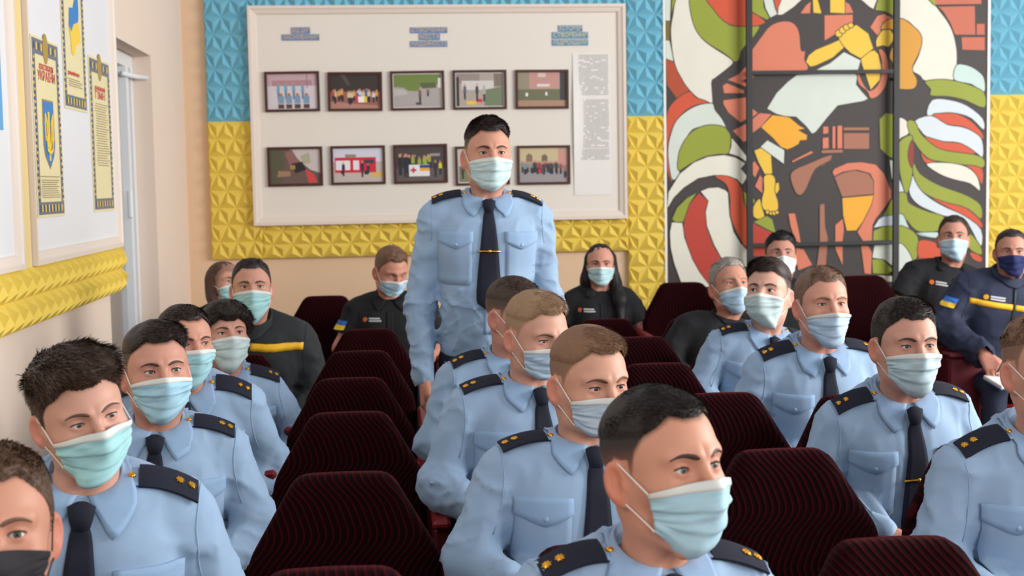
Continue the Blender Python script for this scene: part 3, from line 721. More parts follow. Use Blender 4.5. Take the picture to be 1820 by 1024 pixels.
def poster(pix, label, kind):
    """pix: tl, tr, br, bl pixels on the board plane"""
    P = [at_x(x, y, XP) for x, y in pix]; y0_, y1_ = (P[0][1]+P[3][1])/2, (P[1][1]+P[2][1])/2; zt_, zb2 = (P[0][2]+P[1][2])/2, (P[2][2]+P[3][2])/2
    o = empty('wall_poster', (XP, y0_, zb2), math.pi/2); tag(o, label, 'poster', 'posters on the left notice board')
    Wd, Ht = y1_-y0_, zt_-zb2
    mb = MB(); mb.box((0, -.002, 0), (Wd, 0, Ht)); mb.build('poster_sheet', M_PO, o)
    R = lambda a, b, c, d, l: [(a*Wd, -.002-l*.0004, b*Ht), (c*Wd, -.002-l*.0004, b*Ht), (c*Wd, -.002-l*.0004, d*Ht), (a*Wd, -.002-l*.0004, d*Ht)]
    mb = MB()
    for r in ((.03, .015, .97, .085), (.03, .9, .97, .985), (.03, .085, .12, .9), (.88, .085, .97, .9)): mb.add(R(*r, 1), [(0, 1, 2, 3)])
    mb.build('poster_border', M_POB, o)
    mb = MB(); rr = np.random.RandomState(len(label))
    for r in range(46):                              # blue and gold ribbon winding round the border
        t = r/46; z = .09+.80*t
        mb.add(R(.035+.02*math.sin(t*60), z, .075+.02*math.sin(t*60), z+.012, 2), [(0, 1, 2, 3)], r % 2); mb.add(R(.925+.02*math.sin(t*60), z, .965+.02*math.sin(t*60), z+.012, 2), [(0, 1, 2, 3)], (r+1) % 2)
    for r in range(14): mb.add(R(.08+.06*r, .03, .12+.06*r, .07, 2), [(0, 1, 2, 3)], r % 2)
    for r in range(10): mb.add(R(.08+.085*r, .925, .12+.085*r, .965, 2), [(0, 1, 2, 3)], r % 2)
    mb.build('border_ribbon', [M_NAVYP, M_GOLD], o)['kind'] = 'stuff'
    mb = MB()
    mb.add([((.5+.10*math.cos(a))*Wd, -.0032, .945*Ht+.10*Wd*1.4*math.sin(a)) for a in np.arange(16)*math.pi/8], [range(16)]); mb.build('border_emblem', M_OLIVE, o)
    if kind == 'arms':
        text_obj('poster_lettering', 'КОНСТИТУЦІЯ', .03, M_RED, o, (.5*Wd, -.0034, .835*Ht), width=.5*Wd)
        text_obj('poster_title', 'УКРАЇНИ', .05, M_RED, o, (.5*Wd, -.0034, .785*Ht), width=.62*Wd)
        sh_ = [(.30, .66), (.70, .66), (.71, .40), (.66, .34), (.5, .27), (.34, .34), (.29, .40)]
        mb = MB(); mb.add([(u*Wd, -.0034, v*Ht) for u, v in sh_], [range(7)[::-1]]); mb.build('shield_border', M_OLIVE, o)
        mb = MB(); mb.add([((.5+(u-.5)*.9)*Wd, -.0040, (.47+(v-.47)*.95)*Ht) for u, v in sh_], [range(7)[::-1]]); mb.build('shield_field', M_BLUE, o)
        mb = MB()
        def stroke(pts, w=.022):
            pts = [np.array((u*Wd, v*Ht)) for u, v in pts]
            for a, b in zip(pts, pts[1:]):
                n = np.array((-(b-a)[1], (b-a)[0])); n = n/np.hypot(*n)*w*Wd; e = (b-a)/np.hypot(*(b-a))*w*Wd*.7
                mb.add([(p_[0], -.0046-len(mb.F)*.00012, p_[1]) for p_ in (a-n-e, b-n+e, b+n+e, a+n-e)], [(0, 1, 2, 3)])
        stroke([(.5, .58), (.5, .33)], .03); stroke([(.37, .57), (.37, .44), (.43, .44), (.47, .40), (.5, .385), (.53, .40), (.57, .44), (.63, .44), (.63, .57)])
        stroke([(.37, .57), (.42, .53), (.43, .47), (.45, .43)]); stroke([(.63, .57), (.58, .53), (.57, .47), (.55, .43)]); stroke([(.40, .44), (.41, .38), (.5, .36), (.59, .38), (.60, .44)], .018)
        mb.build('trident_emblem', M_GOLD, o)
        lines = [(.13, .225, 3)] + [(.13, .205-.012*i, 1) for i in range(9)]
    elif kind == 'flag':
        for nm, m_, pts in (('flag_blue_half', M_BLUE, [(.30, .50), (.34, .61), (.5, .62), (.62, .70), (.74, .71), (.75, .60), (.72, .55), (.5, .52), (.40, .47)]), ('flag_gold_half', M_GOLD, [(.30, .50), (.40, .47), (.5, .52), (.72, .55), (.80, .46), (.74, .42), (.60, .40), (.48, .33), (.38, .34), (.36, .42)])):
            mb = MB(); mb.add([(u*Wd, -.0034, v*Ht) for u, v in pts], [range(len(pts))[::-1]]); mb.build(nm, m_, o)
        text_obj('poster_lettering', 'ДЕРЖАВНИЙ ПРАПОР', .02, M_RED, o, (.42*Wd, -.0034, .215*Ht), width=.5*Wd)
        lines = [(.16, .18-.013*i, 1) for i in range(4)]
    else:
        text_obj('poster_lettering', 'ДЕРЖАВНИЙ', .025, M_RED, o, (.48*Wd, -.0034, .80*Ht), width=.5*Wd)
        text_obj('poster_title', 'ГІМН', .045, M_RED, o, (.48*Wd, -.0034, .755*Ht), width=.46*Wd)
        lines = [(.2, .70-.016*i, 1) for i in range(26)]
    mb = MB()
    for u, v, l in lines: mb.add(R(u+rr.uniform(0, .06), v, .86-rr.uniform(0, .16), v+.0045, 3), [(0, 1, 2, 3)])
    mb.build('poster_text_lines', M_INKD, o)['kind'] = 'stuff'
poster(((52, 60), (103, 79), (114, 382), (68, 389)), 'cream poster with a blue shield and trident and red title', 'arms')
poster(((104, -112), (143, -85), (155, 202), (112, 190)), 'cream poster with a waving blue and yellow flag', 'flag')
poster(((156, 98), (193, 112), (203, 373), (167, 378)), 'cream poster of text lines nearest the window recess', 'hymn')
# corner of a blue sheet on the cut-off board
p0 = at_x(-24, 227, XP); p1 = at_x(5, 224, XP)
o = empty('blue_notice', (XP, p0[1], p0[2]), math.pi/2); tag(o, 'blue notice sheet on the cut-off board at the left edge', 'paper')
mb = MB(); mb.box((0, -.002, 0), (p1[1]-p0[1], 0, .5)); mb.build('notice_sheet', mat('notice_blue', lin(96, 160, 206), .5), o)
# ------------------------------------------------------------------ the painted mural: flat paint on one board, outlines traced where they stand
K = 3.94
ORG = {1: (1175, 0), 2: (1460, 0), 3: (1175, 240), 4: (1460, 240), 0: None}
PAL = dict(cream=(226, 222, 208), pale=(210, 218, 208), green=(148, 158, 54), red=(206, 84, 54), deep=(186, 64, 50), brown=(166, 110, 88), sal=(214, 124, 96), olive=(122, 104, 42), rust=(178, 76, 46), yel=(234, 192, 66), ora=(236, 168, 48), hair=(212, 152, 56), teal=(194, 216, 210), ice=(208, 218, 224), dark=(62, 57, 56), wine=(146, 52, 48), brick=(196, 106, 82))
MU = [
 (1, 'cream', 1, '110 -20 85 90 68 200 72 300 85 400 110 490 160 580 220 655 280 700 330 715 362 715 355 575 375 550 440 500 505 440 470 400 400 355 320 300 270 250 230 180 205 80 205 -20'),
 (1, 'green', 1, '205 -20 205 80 230 180 270 250 330 305 420 360 470 395 515 435 550 410 560 360 600 310 640 270 690 185 600 185 500 180 430 140 370 70 325 -20'),
 (1, 'red', 1, '325 -20 370 70 430 140 500 178 590 185 680 180 730 155 680 110 600 60 590 -20'),
 (1, 'green', 0, '600 -20 600 60 680 110 740 140 760 125 720 50 715 -20'), (1, 'pale', 0, '715 -20 730 60 765 125 815 100 800 60 780 -20'), (1, 'red', 0, '785 -20 800 50 812 85 830 40 850 -20'), (1, 'cream', 0, '850 -20 820 50 815 105 850 105 930 50 1000 -20'),
 (1, 'pale', 0, '25 -20 70 -20 65 145 25 145'), (1, 'olive', 0, '25 145 65 150 60 283 25 283'), (1, 'green', 0, '75 -20 108 -20 85 60 70 130'), (1, 'pale', 0, '25 283 60 283 75 350 88 430 25 410'),
 (1, 'rust', 0, '25 410 90 435 115 500 160 580 200 635 110 690 40 595'), (1, 'red', 1, '40 800 100 700 200 640 240 680 330 715 250 735 180 770 110 840 70 920 45 1040 60 1200 80 1260 70 1270 40 1180 32 1040'),
 (1, 'pale', 1, '370 725 280 730 190 770 110 840 70 930 48 1040 55 1160 80 1260 130 1220 125 1100 200 930 270 890 340 875 420 880 460 900 425 830 375 765'),
 (3, 'green', 1, '120 250 118 160 140 80 200 -10 270 -55 340 -72 420 -65 470 -35 490 20 485 80 470 130 400 135 300 155 200 205'), (3, 'cream', 0, '495 20 540 70 605 155 600 190 540 150 475 130 490 80'),
 (1, 'dark', 0, '350 580 360 720 375 770 430 840 460 910 560 1040 700 1040 1200 1040 1200 -20 1010 -20 930 50 850 110 760 130 690 190 640 270 600 320 560 360 550 410 460 490 375 550'),
 (1, 'sal', 1, '620 380 700 260 760 185 830 152 900 150 945 180 970 240 980 350 1010 360 1005 420 1030 470 980 500 650 500 622 470'),
 (1, 'sal', 0, '465 560 540 520 595 465 600 610'), (1, 'sal', 0, '430 600 460 580 580 630 580 655 440 655'), (1, 'sal', 0, '435 700 600 680 605 830 555 860 470 790 435 730'), (1, 'sal', 0, '500 915 605 860 610 980 575 995'), (1, 'sal', 0, '620 540 660 530 625 565'), (1, 'sal', 0, '625 750 680 790 630 830'), (1, 'sal', 0, '630 840 690 790 775 800 700 890 630 940'),
 (2, 'cream', 0, '260 -20 395 -20 365 65 330 45'), (2, 'green', 0, '375 70 400 -20 510 -20 510 110 440 80'),
 (2, 'cream', 1, '545 -20 545 120 600 145 650 190 700 260 700 310 680 390 640 470 640 500 690 530 725 565 840 555 930 555 950 400 935 280 900 180 830 80 740 -10'), (2, 'green', 0, '740 -20 800 -20 795 40'),
 (2, 'brick', 0, '800 -20 1120 -20 1120 30 800 35'), (2, 'brick', 0, '810 45 1075 40 1080 245 935 245 900 160 850 80'), (2, 'brick', 0, '1085 165 1145 165 1145 245 1085 245'), (2, 'brick', 0, '980 258 1145 258 1145 355 985 350'),
 (2, 'sal', 0, '340 190 390 110 440 95 490 125 430 160 410 240 385 245'), (2, 'sal', 0, '20 105 220 100 220 170 100 240 20 285'), (2, 'sal', 0, '165 95 165 10 200 30 225 90'), (2, 'yel', 0, '60 90 60 -20 165 -20 165 95'), (1, 'yel', 0, '1065 90 1060 -20 1100 0 1125 95'), (1, 'sal', 0, '975 95 1010 40 1050 10 1045 95'),
 (0, 'pale', 0, '1363 193 1380 165 1400 145 1416 133 1460 131 1520 131 1524 135 1522 150 1530 160 1543 175 1535 180 1489 188 1470 210 1450 235 1443 238 1433 225 1415 208 1395 207 1380 203'), (0, 'pale', 0, '1449 125 1475 112 1500 92 1530 107 1525 125'),
 (2, 'sal', 1, '250 520 262 590 320 640 345 690 400 670 450 600 470 500 460 400 430 350 400 350 420 420 420 520 390 600 335 635 290 580 265 520'),
 (2, 'yel', 0, '275 415 320 365 370 350 400 380 420 470 410 560 345 630 310 530 285 460'), (0, 'yel', 0, '1432 110 1437 98 1450 88 1475 78 1493 70 1500 85 1480 103 1450 117 1440 119'),
 (2, 'yel', 0, '120 270 150 220 245 172 330 235 365 340 275 410 200 370 150 320'), (2, 'yel', 2, '122 235 26'), (2, 'yel', 2, '148 212 24'), (2, 'yel', 2, '175 192 22'), (2, 'yel', 2, '205 178 20'),
 (2, 'yel', 0, '380 290 390 260 425 210 480 205 505 240 500 290 470 330 430 320 385 330'), (2, 'hair', 1, '415 205 440 155 490 130 570 130 640 180 690 230 705 290 685 370 645 450 640 500 670 560 650 620 560 625 520 600 500 450 475 400 490 340 515 300 505 210'),
 (0, 'ora', 0, '1352 226 1373 204 1403 208 1421 223 1431 229 1419 231 1435 240 1434 249 1422 250 1420 256 1410 262 1400 266 1388 262 1374 246'),
 (2, 'teal', 0, '945 455 1030 460 1100 500 1140 550 1140 645 1050 590 930 560'), (2, 'green', 0, '725 570 840 555 930 565 1040 595 1140 650 1140 755 1000 700 880 675 765 670 765 625'), (2, 'ice', 0, '775 700 900 700 1020 740 1130 830 1135 910 1050 830 950 795 850 790 740 810'),
 (2, 'red', 1, '775 805 850 792 950 797 1050 850 1125 930 1130 975 1060 920 980 885 880 870'), (2, 'ice', 1, '655 845 770 810 880 872 980 888 1060 920 1125 980 1130 1100 1070 1060 960 1000 850 990 740 960 690 910'), (2, 'cream', 0, '540 830 600 850 615 930 560 965 540 980'),
 (4, 'green', 1, '600 -95 655 -95 690 -20 760 50 860 100 1000 120 1130 160 1130 230 1000 210 860 190 760 170 700 120 650 50 620 0'), (4, 'red', 1, '725 10 850 45 980 60 1080 130 950 120 840 100 770 60'), (4, 'red', 0, '700 120 740 165 840 195 740 200 705 160'), (4, 'cream', 1, '735 200 900 195 1020 225 1090 290 1110 390 1040 340 920 310 820 270'), (4, 'red', 0, '1005 210 1125 235 1125 350 1090 290 1050 240'),
 (4, 'green', 1, '640 260 645 190 690 270 800 340 900 380 1010 420 1115 490 1118 590 1030 520 900 480 780 440 700 390 660 330'), (4, 'red', 0, '770 440 900 480 1010 510 1115 600 1118 650 1000 570 880 505'), (4, 'ice', 1, '640 285 610 350 625 430 680 490 760 530 870 570 960 570 1020 610 1115 780 1118 660 1000 565 880 510 780 455 700 390 655 320'),
 (4, 'green', 0, '545 50 620 0 640 30 610 110 620 200 640 260 605 400 580 390 550 270 545 180'), (4, 'wine', 0, '620 60 640 40 650 120 635 235 605 150'), (4, 'ice', 0, '540 300 580 400 540 400'),
 (4, 'green', 1, '540 410 595 410 610 470 680 510 760 540 860 575 820 670 700 680 640 650 600 600 560 560 540 555'), (4, 'teal', 0, '540 560 575 560 610 640 650 680 820 680 815 720 740 715 680 700 640 670 540 640'), (4, 'green', 1, '540 640 600 650 660 690 680 750 665 880 640 880 600 800 540 760'),
 (4, 'red', 0, '680 745 760 740 820 770 850 830 900 860 760 880 680 860'), (4, 'deep', 0, '655 870 740 870 700 910 655 915'), (4, 'pale', 0, '540 765 600 800 640 880 650 930 600 1020 540 1000'), (4, 'green', 0, '1030 790 1040 690 1115 780 1118 840'), (4, 'red', 0, '1040 820 1118 850 1118 890 1060 870'),
 (2, 'green', 0, '405 835 450 790 505 800 505 1110 460 1090 410 1040'), (4, 'pale', 0, '475 175 505 180 505 350 490 300'), (4, 'green', 0, '430 570 490 450 505 460 505 560'), (4, 'ice', 0, '365 650 400 590 430 570 505 560 505 635 430 640'), (4, 'green', 0, '365 670 430 640 505 635 505 740 360 740'), (4, 'pale', 0, '355 860 370 770 505 765 505 920 440 875'), (4, 'green', 0, '355 870 430 870 490 930 505 980 360 970'), (4, 'cream', 0, '360 980 505 985 505 1030 370 1030'),
 (4, 'sal', 0, '75 260 90 235 180 195 280 188 380 205 440 270 490 390 490 440 450 500 380 590 360 630 355 740 290 745 250 680 290 610 350 490 365 420 365 320 340 270 250 245 150 260 90 290'), (4, 'brown', 0, '90 295 150 265 230 245 330 270 365 320 365 415 145 435'), (4, 'ora', 0, '145 440 365 420 350 490 290 610 245 670 175 672 150 560'),
 (4, 'sal', 0, '95 630 150 585 160 660 150 745 95 750'), (4, 'sal', 0, '95 780 150 780 150 915 100 810'), (4, 'sal', 0, '275 775 330 775 355 820 350 975 300 970 285 850'),
 (2, 'sal', 0, '10 885 50 885 50 935 10 940'), (2, 'sal', 0, '10 960 52 960 55 1040 10 1045'), (2, 'sal', 0, '75 885 100 885 100 1040 75 1040'), (2, 'sal', 0, '110 880 148 880 148 1040 110 1040'), (2, 'brown', 0, '155 890 335 890 335 915 155 915'), (2, 'brown', 0, '155 930 335 930 335 1045 155 1045'), (4, 'brown', 0, '0 105 150 100 150 125 0 130'), (4, 'sal', 0, '0 170 75 135 70 180 0 220'),
 (3, 'yel', 0, '650 110 700 88 770 110 780 270 725 275 680 190'), (3, 'yel', 1, '720 290 770 275 800 310 800 400 820 470 815 530 760 545 710 510 705 450 720 380'), (3, 'yel', 0, '800 340 825 330 830 380 810 415 795 390'), (3, 'yel', 1, '650 490 690 445 705 500 725 570 690 590 650 575 643 530'), (3, 'yel', 2, '745 540 14'), (3, 'yel', 2, '770 548 14'), (3, 'yel', 2, '792 548 15'), (3, 'yel', 2, '812 542 14'),
 (3, 'pale', 0, '695 85 745 35 865 105 860 205'), (3, 'sal', 0, '635 200 655 180 690 230 660 300 635 270'), (3, 'sal', 0, '655 360 690 280 712 300 710 410'), (3, 'green', 0, '645 610 740 565 780 590 805 690 740 660'), (3, 'deep', 0, '640 615 740 665 800 690 740 740 735 850 645 850'), (3, 'green', 0, '575 390 605 420 605 540 590 500'), (3, 'green', 0, '640 440 660 460 645 490'),
 (3, 'cream', 0, '40 520 50 400 130 270 230 190 330 150 440 138 520 155 570 185 590 200 560 235 605 290 570 350 530 310 450 285 370 283 260 305 160 370 90 440 55 500'), (3, 'red', 1, '375 290 450 285 520 310 565 370 580 470 610 560 610 800 560 740 510 640 485 560 480 420 450 340'), (3, 'cream', 0, '275 395 330 370 400 365 450 385 470 405 480 560 510 680 560 760 610 810 610 930 420 860 370 770 320 640 310 540 330 462'),
 (3, 'deep', 0, '265 405 330 460 310 530 320 650 370 780 420 860 500 1060 330 1060 260 950 190 810 155 660 165 560 200 480'), (3, 'green', 0, '75 590 110 510 180 440 250 405 200 480 155 610 100 612'), (3, 'cream', 0, '60 680 75 610 150 615 165 720 220 870 270 960 345 1064 150 1064 90 900 65 790'),
 (3, 'sal', 0, '890 550 940 548 970 690 980 760 940 740 905 640'), (3, 'sal', 0, '945 790 1000 800 1060 910 960 950 940 850'), (3, 'sal', 0, '915 180 1050 110 1070 125 920 195'), (3, 'brown', 1, '905 290 940 240 1020 205 1182 140 1182 180 1080 240 1020 370 980 420 940 400'), (3, 'brown', 0, '1110 490 1145 480 1150 640 1170 720 1150 1000 1080 1000 1110 750'), (3, 'sal', 0, '1130 20 1175 15 1175 95 1130 95')]
mx0 = at_y(1181, 250, D)[0]; mx1 = at_y(1750, 250, D)[0]; mz1 = at_y(1460, -60, D)[2]; mz0 = zb0-.5
YM = D-.037
mr = tag(empty('mural', ((mx0+mx1)/2, D-.002, mz0)), 'tall colourful mural of a dark-clad rescuer carrying a fair-haired girl amid flames', 'mural')
mb = MB(); mb.box((mx0-mr.location[0], -.035, 0), (mx1-mr.location[0], 0, mz1-mz0)); mb.build('mural_board', mat('paint_dark', lin(*PAL['dark']), .55, noise=.08, nscale=9), mr)
mb = MB(); mats = {k: mat('paint_'+k, (np.array(lin(*v))*.93).tolist(), .55, noise=.06, nscale=7) for k, v in PAL.items()}; names = list(mats)+['line']
LINE = mat('paint_line', lin(74, 64, 58), .6)
def crom(P):
    n = len(P); out = []
    for i in range(n):
        p0, p1, p2, p3 = (np.array(P[(i+j-1) % n], float) for j in range(4))
        for t in (0, .33, .66): out.append(.5*((2*p1)+(-p0+p2)*t+(2*p0-5*p1+4*p2-p3)*t*t+(-p0+3*p1-3*p2+p3)*t**3))
    return out
lay = 0
for cr, cn, mode, txt in MU:
    a = [float(v) for v in txt.split()]
    if mode == 2: P = [(a[0]+a[2]*math.cos(t), a[1]+a[2]*math.sin(t)) for t in np.arange(12)*math.pi/6]
    else:
        P = list(zip(a[::2], a[1::2]))
        if mode == 1 or (cr in (2, 4) and min(a[::2]) >= 540 and cn != 'brick'): P = crom(P)
    if cr: P = [(ORG[cr][0]+x/K, ORG[cr][1]+y/K) for x, y in P]
    else: P = [tuple(p) for p in P]
    lay += 1; y = YM-.0004-lay*3e-5
    Q = [at_y(px, py, y) for px, py in P]; Q = [np.array((min(max(v[0], mx0+.004), mx1-.004), y, min(v[2], mz1-.002))) for v in Q]
    ar = sum(Q[i][0]*Q[(i+1) % len(Q)][2]-Q[(i+1) % len(Q)][0]*Q[i][2] for i in range(len(Q)))
    if ar < 0: Q = Q[::-1]
    org = np.array(mr.location)
    mb.add([q_-org for q_ in Q], [range(len(Q))], names.index(cn))
    if cn != 'dark':
        n = len(Q); wl = .0030; V = []
        for i in range(n):
            t = Q[(i+1) % n]-Q[i-1]; t /= np.linalg.norm(t)+1e-9; nn = np.array((t[2], 0, -t[0]))
            V += [Q[i]-nn*wl-org-(0, 1.2e-5, 0), Q[i]+nn*wl-org-(0, 1.2e-5, 0)]
        mb.add(V, [(2*i, 2*i+1, (2*i+3) % (2*n), (2*i+2) % (2*n)) for i in range(n)], len(names)-1)
mb.build('mural_painting', [mats[k] for k in mats]+[LINE], mr)
for a, b in ((mx0-.012, mx0+.004), (mx1-.004, mx1+.014)):
    mb = MB(); mb.box((a-mr.location[0], -.042, 0), (b-mr.location[0], 0, mz1-mz0)); mb.build('mural_edge', M_FRAMEW, mr)
# black steel grid standing in front of the mural
ys = D-.10
sg = tag(empty('steel_grid', (at_y(1331, 250, ys)[0], ys, mz0-.3)), 'black steel bar grid standing in front of the mural', 'metal frame')
o3 = np.array(sg.location)
for xa, xb in ((1328, 1336), (1594, 1591)):
    p, p2 = at_y(xa, 0, ys), at_y(xb, 500, ys); x = (p[0]+p2[0])/2
    mb = MB(); mb.box((x-.019-o3[0], -.015, 0), (x+.019-o3[0], .015, mz1-mz0+.3)); mb.build('upright_bar', M_STEEL, sg)
xa, xb = at_y(1331, 250, ys)[0]-o3[0], at_y(1593, 250, ys)[0]-o3[0]
for (x1_, yy1), (x2_, yy2) in (((1336, 130), (1590, 126)), ((1340, 436), (1592, 430))):
    z = (at_y(x1_, yy1, ys)[2]+at_y(x2_, yy2, ys)[2])/2-o3[2]
    mb = MB(); mb.box((xa+.019, -.010, z-.012), (xb-.019, .010, z+.012)); mb.build('cross_bar', M_STEEL, sg)
for x in (xa, xb):
    for z in (.6, 1.9):
        mb = MB(); mb.box((x-.008, .012, z), (x+.008, .066, z+.02)); mb.build('wall_bracket', M_STEEL, sg)
# ------------------------------------------------------------------ the velvet auditorium chairs
def velvet():
    m = bpy.data.materials.new('velvet_wavy'); m.use_nodes = True; nt = m.node_tree; b = nt.nodes['Principled BSDF']; L = nt.links
    b.inputs['Roughness'].default_value = .85; b.inputs['Specular IOR Level'].default_value = .06
    b.inputs['Sheen Weight'].default_value = .07; b.inputs['Sheen Roughness'].default_value = .35; b.inputs['Sheen Tint'].default_value = (.75, .03, .07, 1)
    tc = nt.nodes.new('ShaderNodeTexCoord'); sp_ = nt.nodes.new('ShaderNodeSeparateXYZ'); L.new(tc.outputs['Object'], sp_.inputs['Vector'])
    def mth(op, a, bv, c=None):
        n = nt.nodes.new('ShaderNodeMath'); n.operation = op
        for i, v in enumerate((a, bv, c)):
            if v is None: continue
            if isinstance(v, (int, float)): n.inputs[i].default_value = v
            else: L.new(v, n.inputs[i])
        return n.outputs[0]
    w = mth('SINE', mth('MULTIPLY', sp_.outputs['Z'], 2*math.pi/.29), None)
    w2 = mth('SINE', mth('MULTIPLY_ADD', sp_.outputs['Z'], 2*math.pi/.09, 1.0), None)
    xx = mth('MULTIPLY_ADD', w, .036, sp_.outputs['X']); xx = mth('MULTIPLY_ADD', w2, .003, xx)
    s = mth('SINE', mth('MULTIPLY', xx, 2*math.pi/.0160), None)
    nz = nt.nodes.new('ShaderNodeTexNoise'); nz.inputs['Scale'].default_value = 220; L.new(tc.outputs['Object'], nz.inputs['Vector'])
    s = mth('MULTIPLY_ADD', nz.outputs['Fac'], .5, s)
    r = nt.nodes.new('ShaderNodeValToRGB'); r.color_ramp.elements[0].position = .74; r.color_ramp.elements[0].color = (.0075, .0005, .0013, 1)
    r.color_ramp.elements[1].position = 1.0; r.color_ramp.elements[1].color = (.050, .0013, .0042, 1)
    L.new(mth('MULTIPLY_ADD', s, .4, .45), r.inputs['Fac']); L.new(r.outputs['Color'], b.inputs['Base Color'])
    bp = nt.nodes.new('ShaderNodeBump'); bp.inputs['Strength'].default_value = .35; bp.inputs['Distance'].default_value = .002
    L.new(s, bp.inputs['Height']); L.new(bp.outputs['Normal'], b.inputs['Normal'])
    return m
M_VEL = velvet()
M_VIN = mat('vinyl_red', lin(150, 14, 22), .45); M_WOOD = mat('armrest_wood', lin(84, 44, 34), .4, noise=.2, nscale=25); M_IRON = mat('chair_iron', lin(40, 32, 32), .5)
M_ARM = mat('armrest_vinyl', lin(116, 24, 28), .4); M_MAR = mat('side_maroon', lin(84, 20, 30), .5)
def chair_meshes():
    out = [(.195, .40), (.208, .52), (.214, .64), (.213, .712), (.206, .740), (.118, .888), (.106, .902), (.090, .910)]
    pts = [(x, z) for x, z in out]+[(0, .911)]+[(-x, z) for x, z in out[::-1]]+[(0, .40)]
    # resample smoothly
    P = np.array(pts); seg = np.r_[0, np.cumsum(np.hypot(*np.diff(np.vstack([P, P[:1]]), axis=0).T))]; t = np.linspace(0, seg[-1], 121)[:-1]
    Q = np.stack([np.interp(t, seg, np.r_[P[:, i], P[0, i]]) for i in (0, 1)], 1)
    for _ in range(1): Q = (np.roll(Q, 1, 0)+4*Q+np.roll(Q, -1, 0))/6
    c = np.array([0, .66])
    def loop(s, y, ins=0.0):
        d = Q-c; q_ = c+d*s; r = np.hypot(*d.T)[:, None]; q_ = c+(q_-c)*(1-ins/r)
        return [(a[0], y-.10*0+ .030*(1-(a[0]/.226)**2)-.03-(a[1]-.66)*-.14, a[1]) for a in q_]
    G = [loop(.001, .040), loop(.6, .040), loop(1, .036, .012), loop(1, .022, .0), loop(1, -.012, 0), loop(1, -.026, .006), loop(1, -.034, .018), loop(.8, -.038, .01), loop(.45, -.042), loop(.001, -.043)]
    mb = MB(); mb.grid(G, closed=True); back = (np.array(mb.V), mb.F)
    # a padded seat
    G = []
    for s, z in ((.001, .395), (.96, .395), (1, .41), (1, .435), (.97, .452), (.8, .458), (.001, .462)):
        n = 40; G.append([(.205*s*np.sign(math.cos(a))*abs(math.cos(a))**.35, -.235+.205*s*np.sign(math.sin(a))*abs(math.sin(a))**.35, z) for a in np.arange(n)*2*math.pi/n])
    mb = MB(); mb.grid(G, closed=True); seat = (np.array(mb.V), mb.F)
    mb = MB(); mb.box((-.21, -.435, .375), (.21, -.03, .397), ch=.008); pan = (np.array(mb.V), mb.F)
    mb = MB(); mb.box((-.024, -.37, .662), (.024, .03, .690), ch=.010); arm = (np.array(mb.V), mb.F)
    mb = MB(); mb.box((-.018, -.35, .03), (.018, .015, .662), ch=.006); mb.box((-.022, -.33, 0), (.022, .03, .03), ch=.006); side = (np.array(mb.V), mb.F)
    return back, seat, pan, arm, side
_b, _s, _p, _a, _sd = chair_meshes()
def chair_proto():
    r = empty('auditorium_chair', (0, 0, 0))
    mesh_obj('backrest', _b[0], _b[1], M_VEL, r, True); mesh_obj('seat', _s[0], _s[1], M_VEL, r, True); mesh_obj('seat_pan', _p[0], _p[1], M_VIN, r)
    for s in (-1, 1):
        o = mesh_obj('armrest', _a[0], _a[1], M_ARM, r); o.location = (s*.243, 0, 0)
        o = mesh_obj('side_panel', _sd[0], _sd[1], M_MAR, r); o.location = (s*.243, 0, 0)
    return r
CH0 = None
def chair(x, y, label, group=None, scale=1.0, rz=0.0):
    global CH0
    if CH0 is None: CH0 = r = chair_proto()
    else:
        r = CH0.copy(); COL.objects.link(r)
        for ch in CH0.children:
            c = ch.copy(); COL.objects.link(c); c.parent = r
    r.location = (x, y, 0); r.scale = (scale, scale, scale); r.rotation_euler = (0, 0, rz)
    r['label'] = label; r['category'] = 'chair'; r['group'] = group or 'burgundy auditorium chairs'
    return r
def chair_at(px, py, label, zt=.911, ytop=.035, Y=None, scale=None):
    d = ray(px, py)
    if Y is None: p = CAM+d*((zt-CAM_Z)/d[2]); return chair(p[0]-.008, p[1]-ytop, label, scale=1.0)
    p = at_y(px, py, Y); return chair(p[0], Y-ytop, label, scale=p[2]/zt)
ordn = ['nearest', 'second', 'third', 'fourth', 'fifth', 'sixth']
for k, (x, y) in enumerate(((600, 1012), (617, 841), (625, 733), (627, 672), (642, 624), (658, 585))):
    chair_at(x, y, 'empty burgundy velvet chair, %s from the front in the column left of the standing man' % ordn[k] if k else 'burgundy velvet chair whose top just shows at the bottom edge, front of the empty column')
for k, (x, y) in enumerate(((1600, 958), (1395, 799), (1285, 699), (1172, 646), (1140, 599), (1080, 567))):
    chair_at(x, y, ['empty burgundy velvet chair at the bottom right corner in front of the cropped man', 'empty wide burgundy chair just right of the foremost man', 'empty burgundy chair left of the pocketed shirt of the fair-haired man', 'empty burgundy chair with only its top right slope beside the black sweater', 'low empty burgundy chair right of the short fair hair of a seated man', 'empty burgundy chair directly in front of the long-haired woman'][k])
chair_at(578, 526, 'empty burgundy back-row chair between the striped black jacket and the man looking down', Y=7.4)
chair_at(1212, 502, 'empty tall burgundy back-row chair right of the long-haired woman before the yellow relief', Y=7.3)
chair_at(1532, 490, 'empty burgundy back-row chair before the mural, left of the man in black polo', Y=7.4)
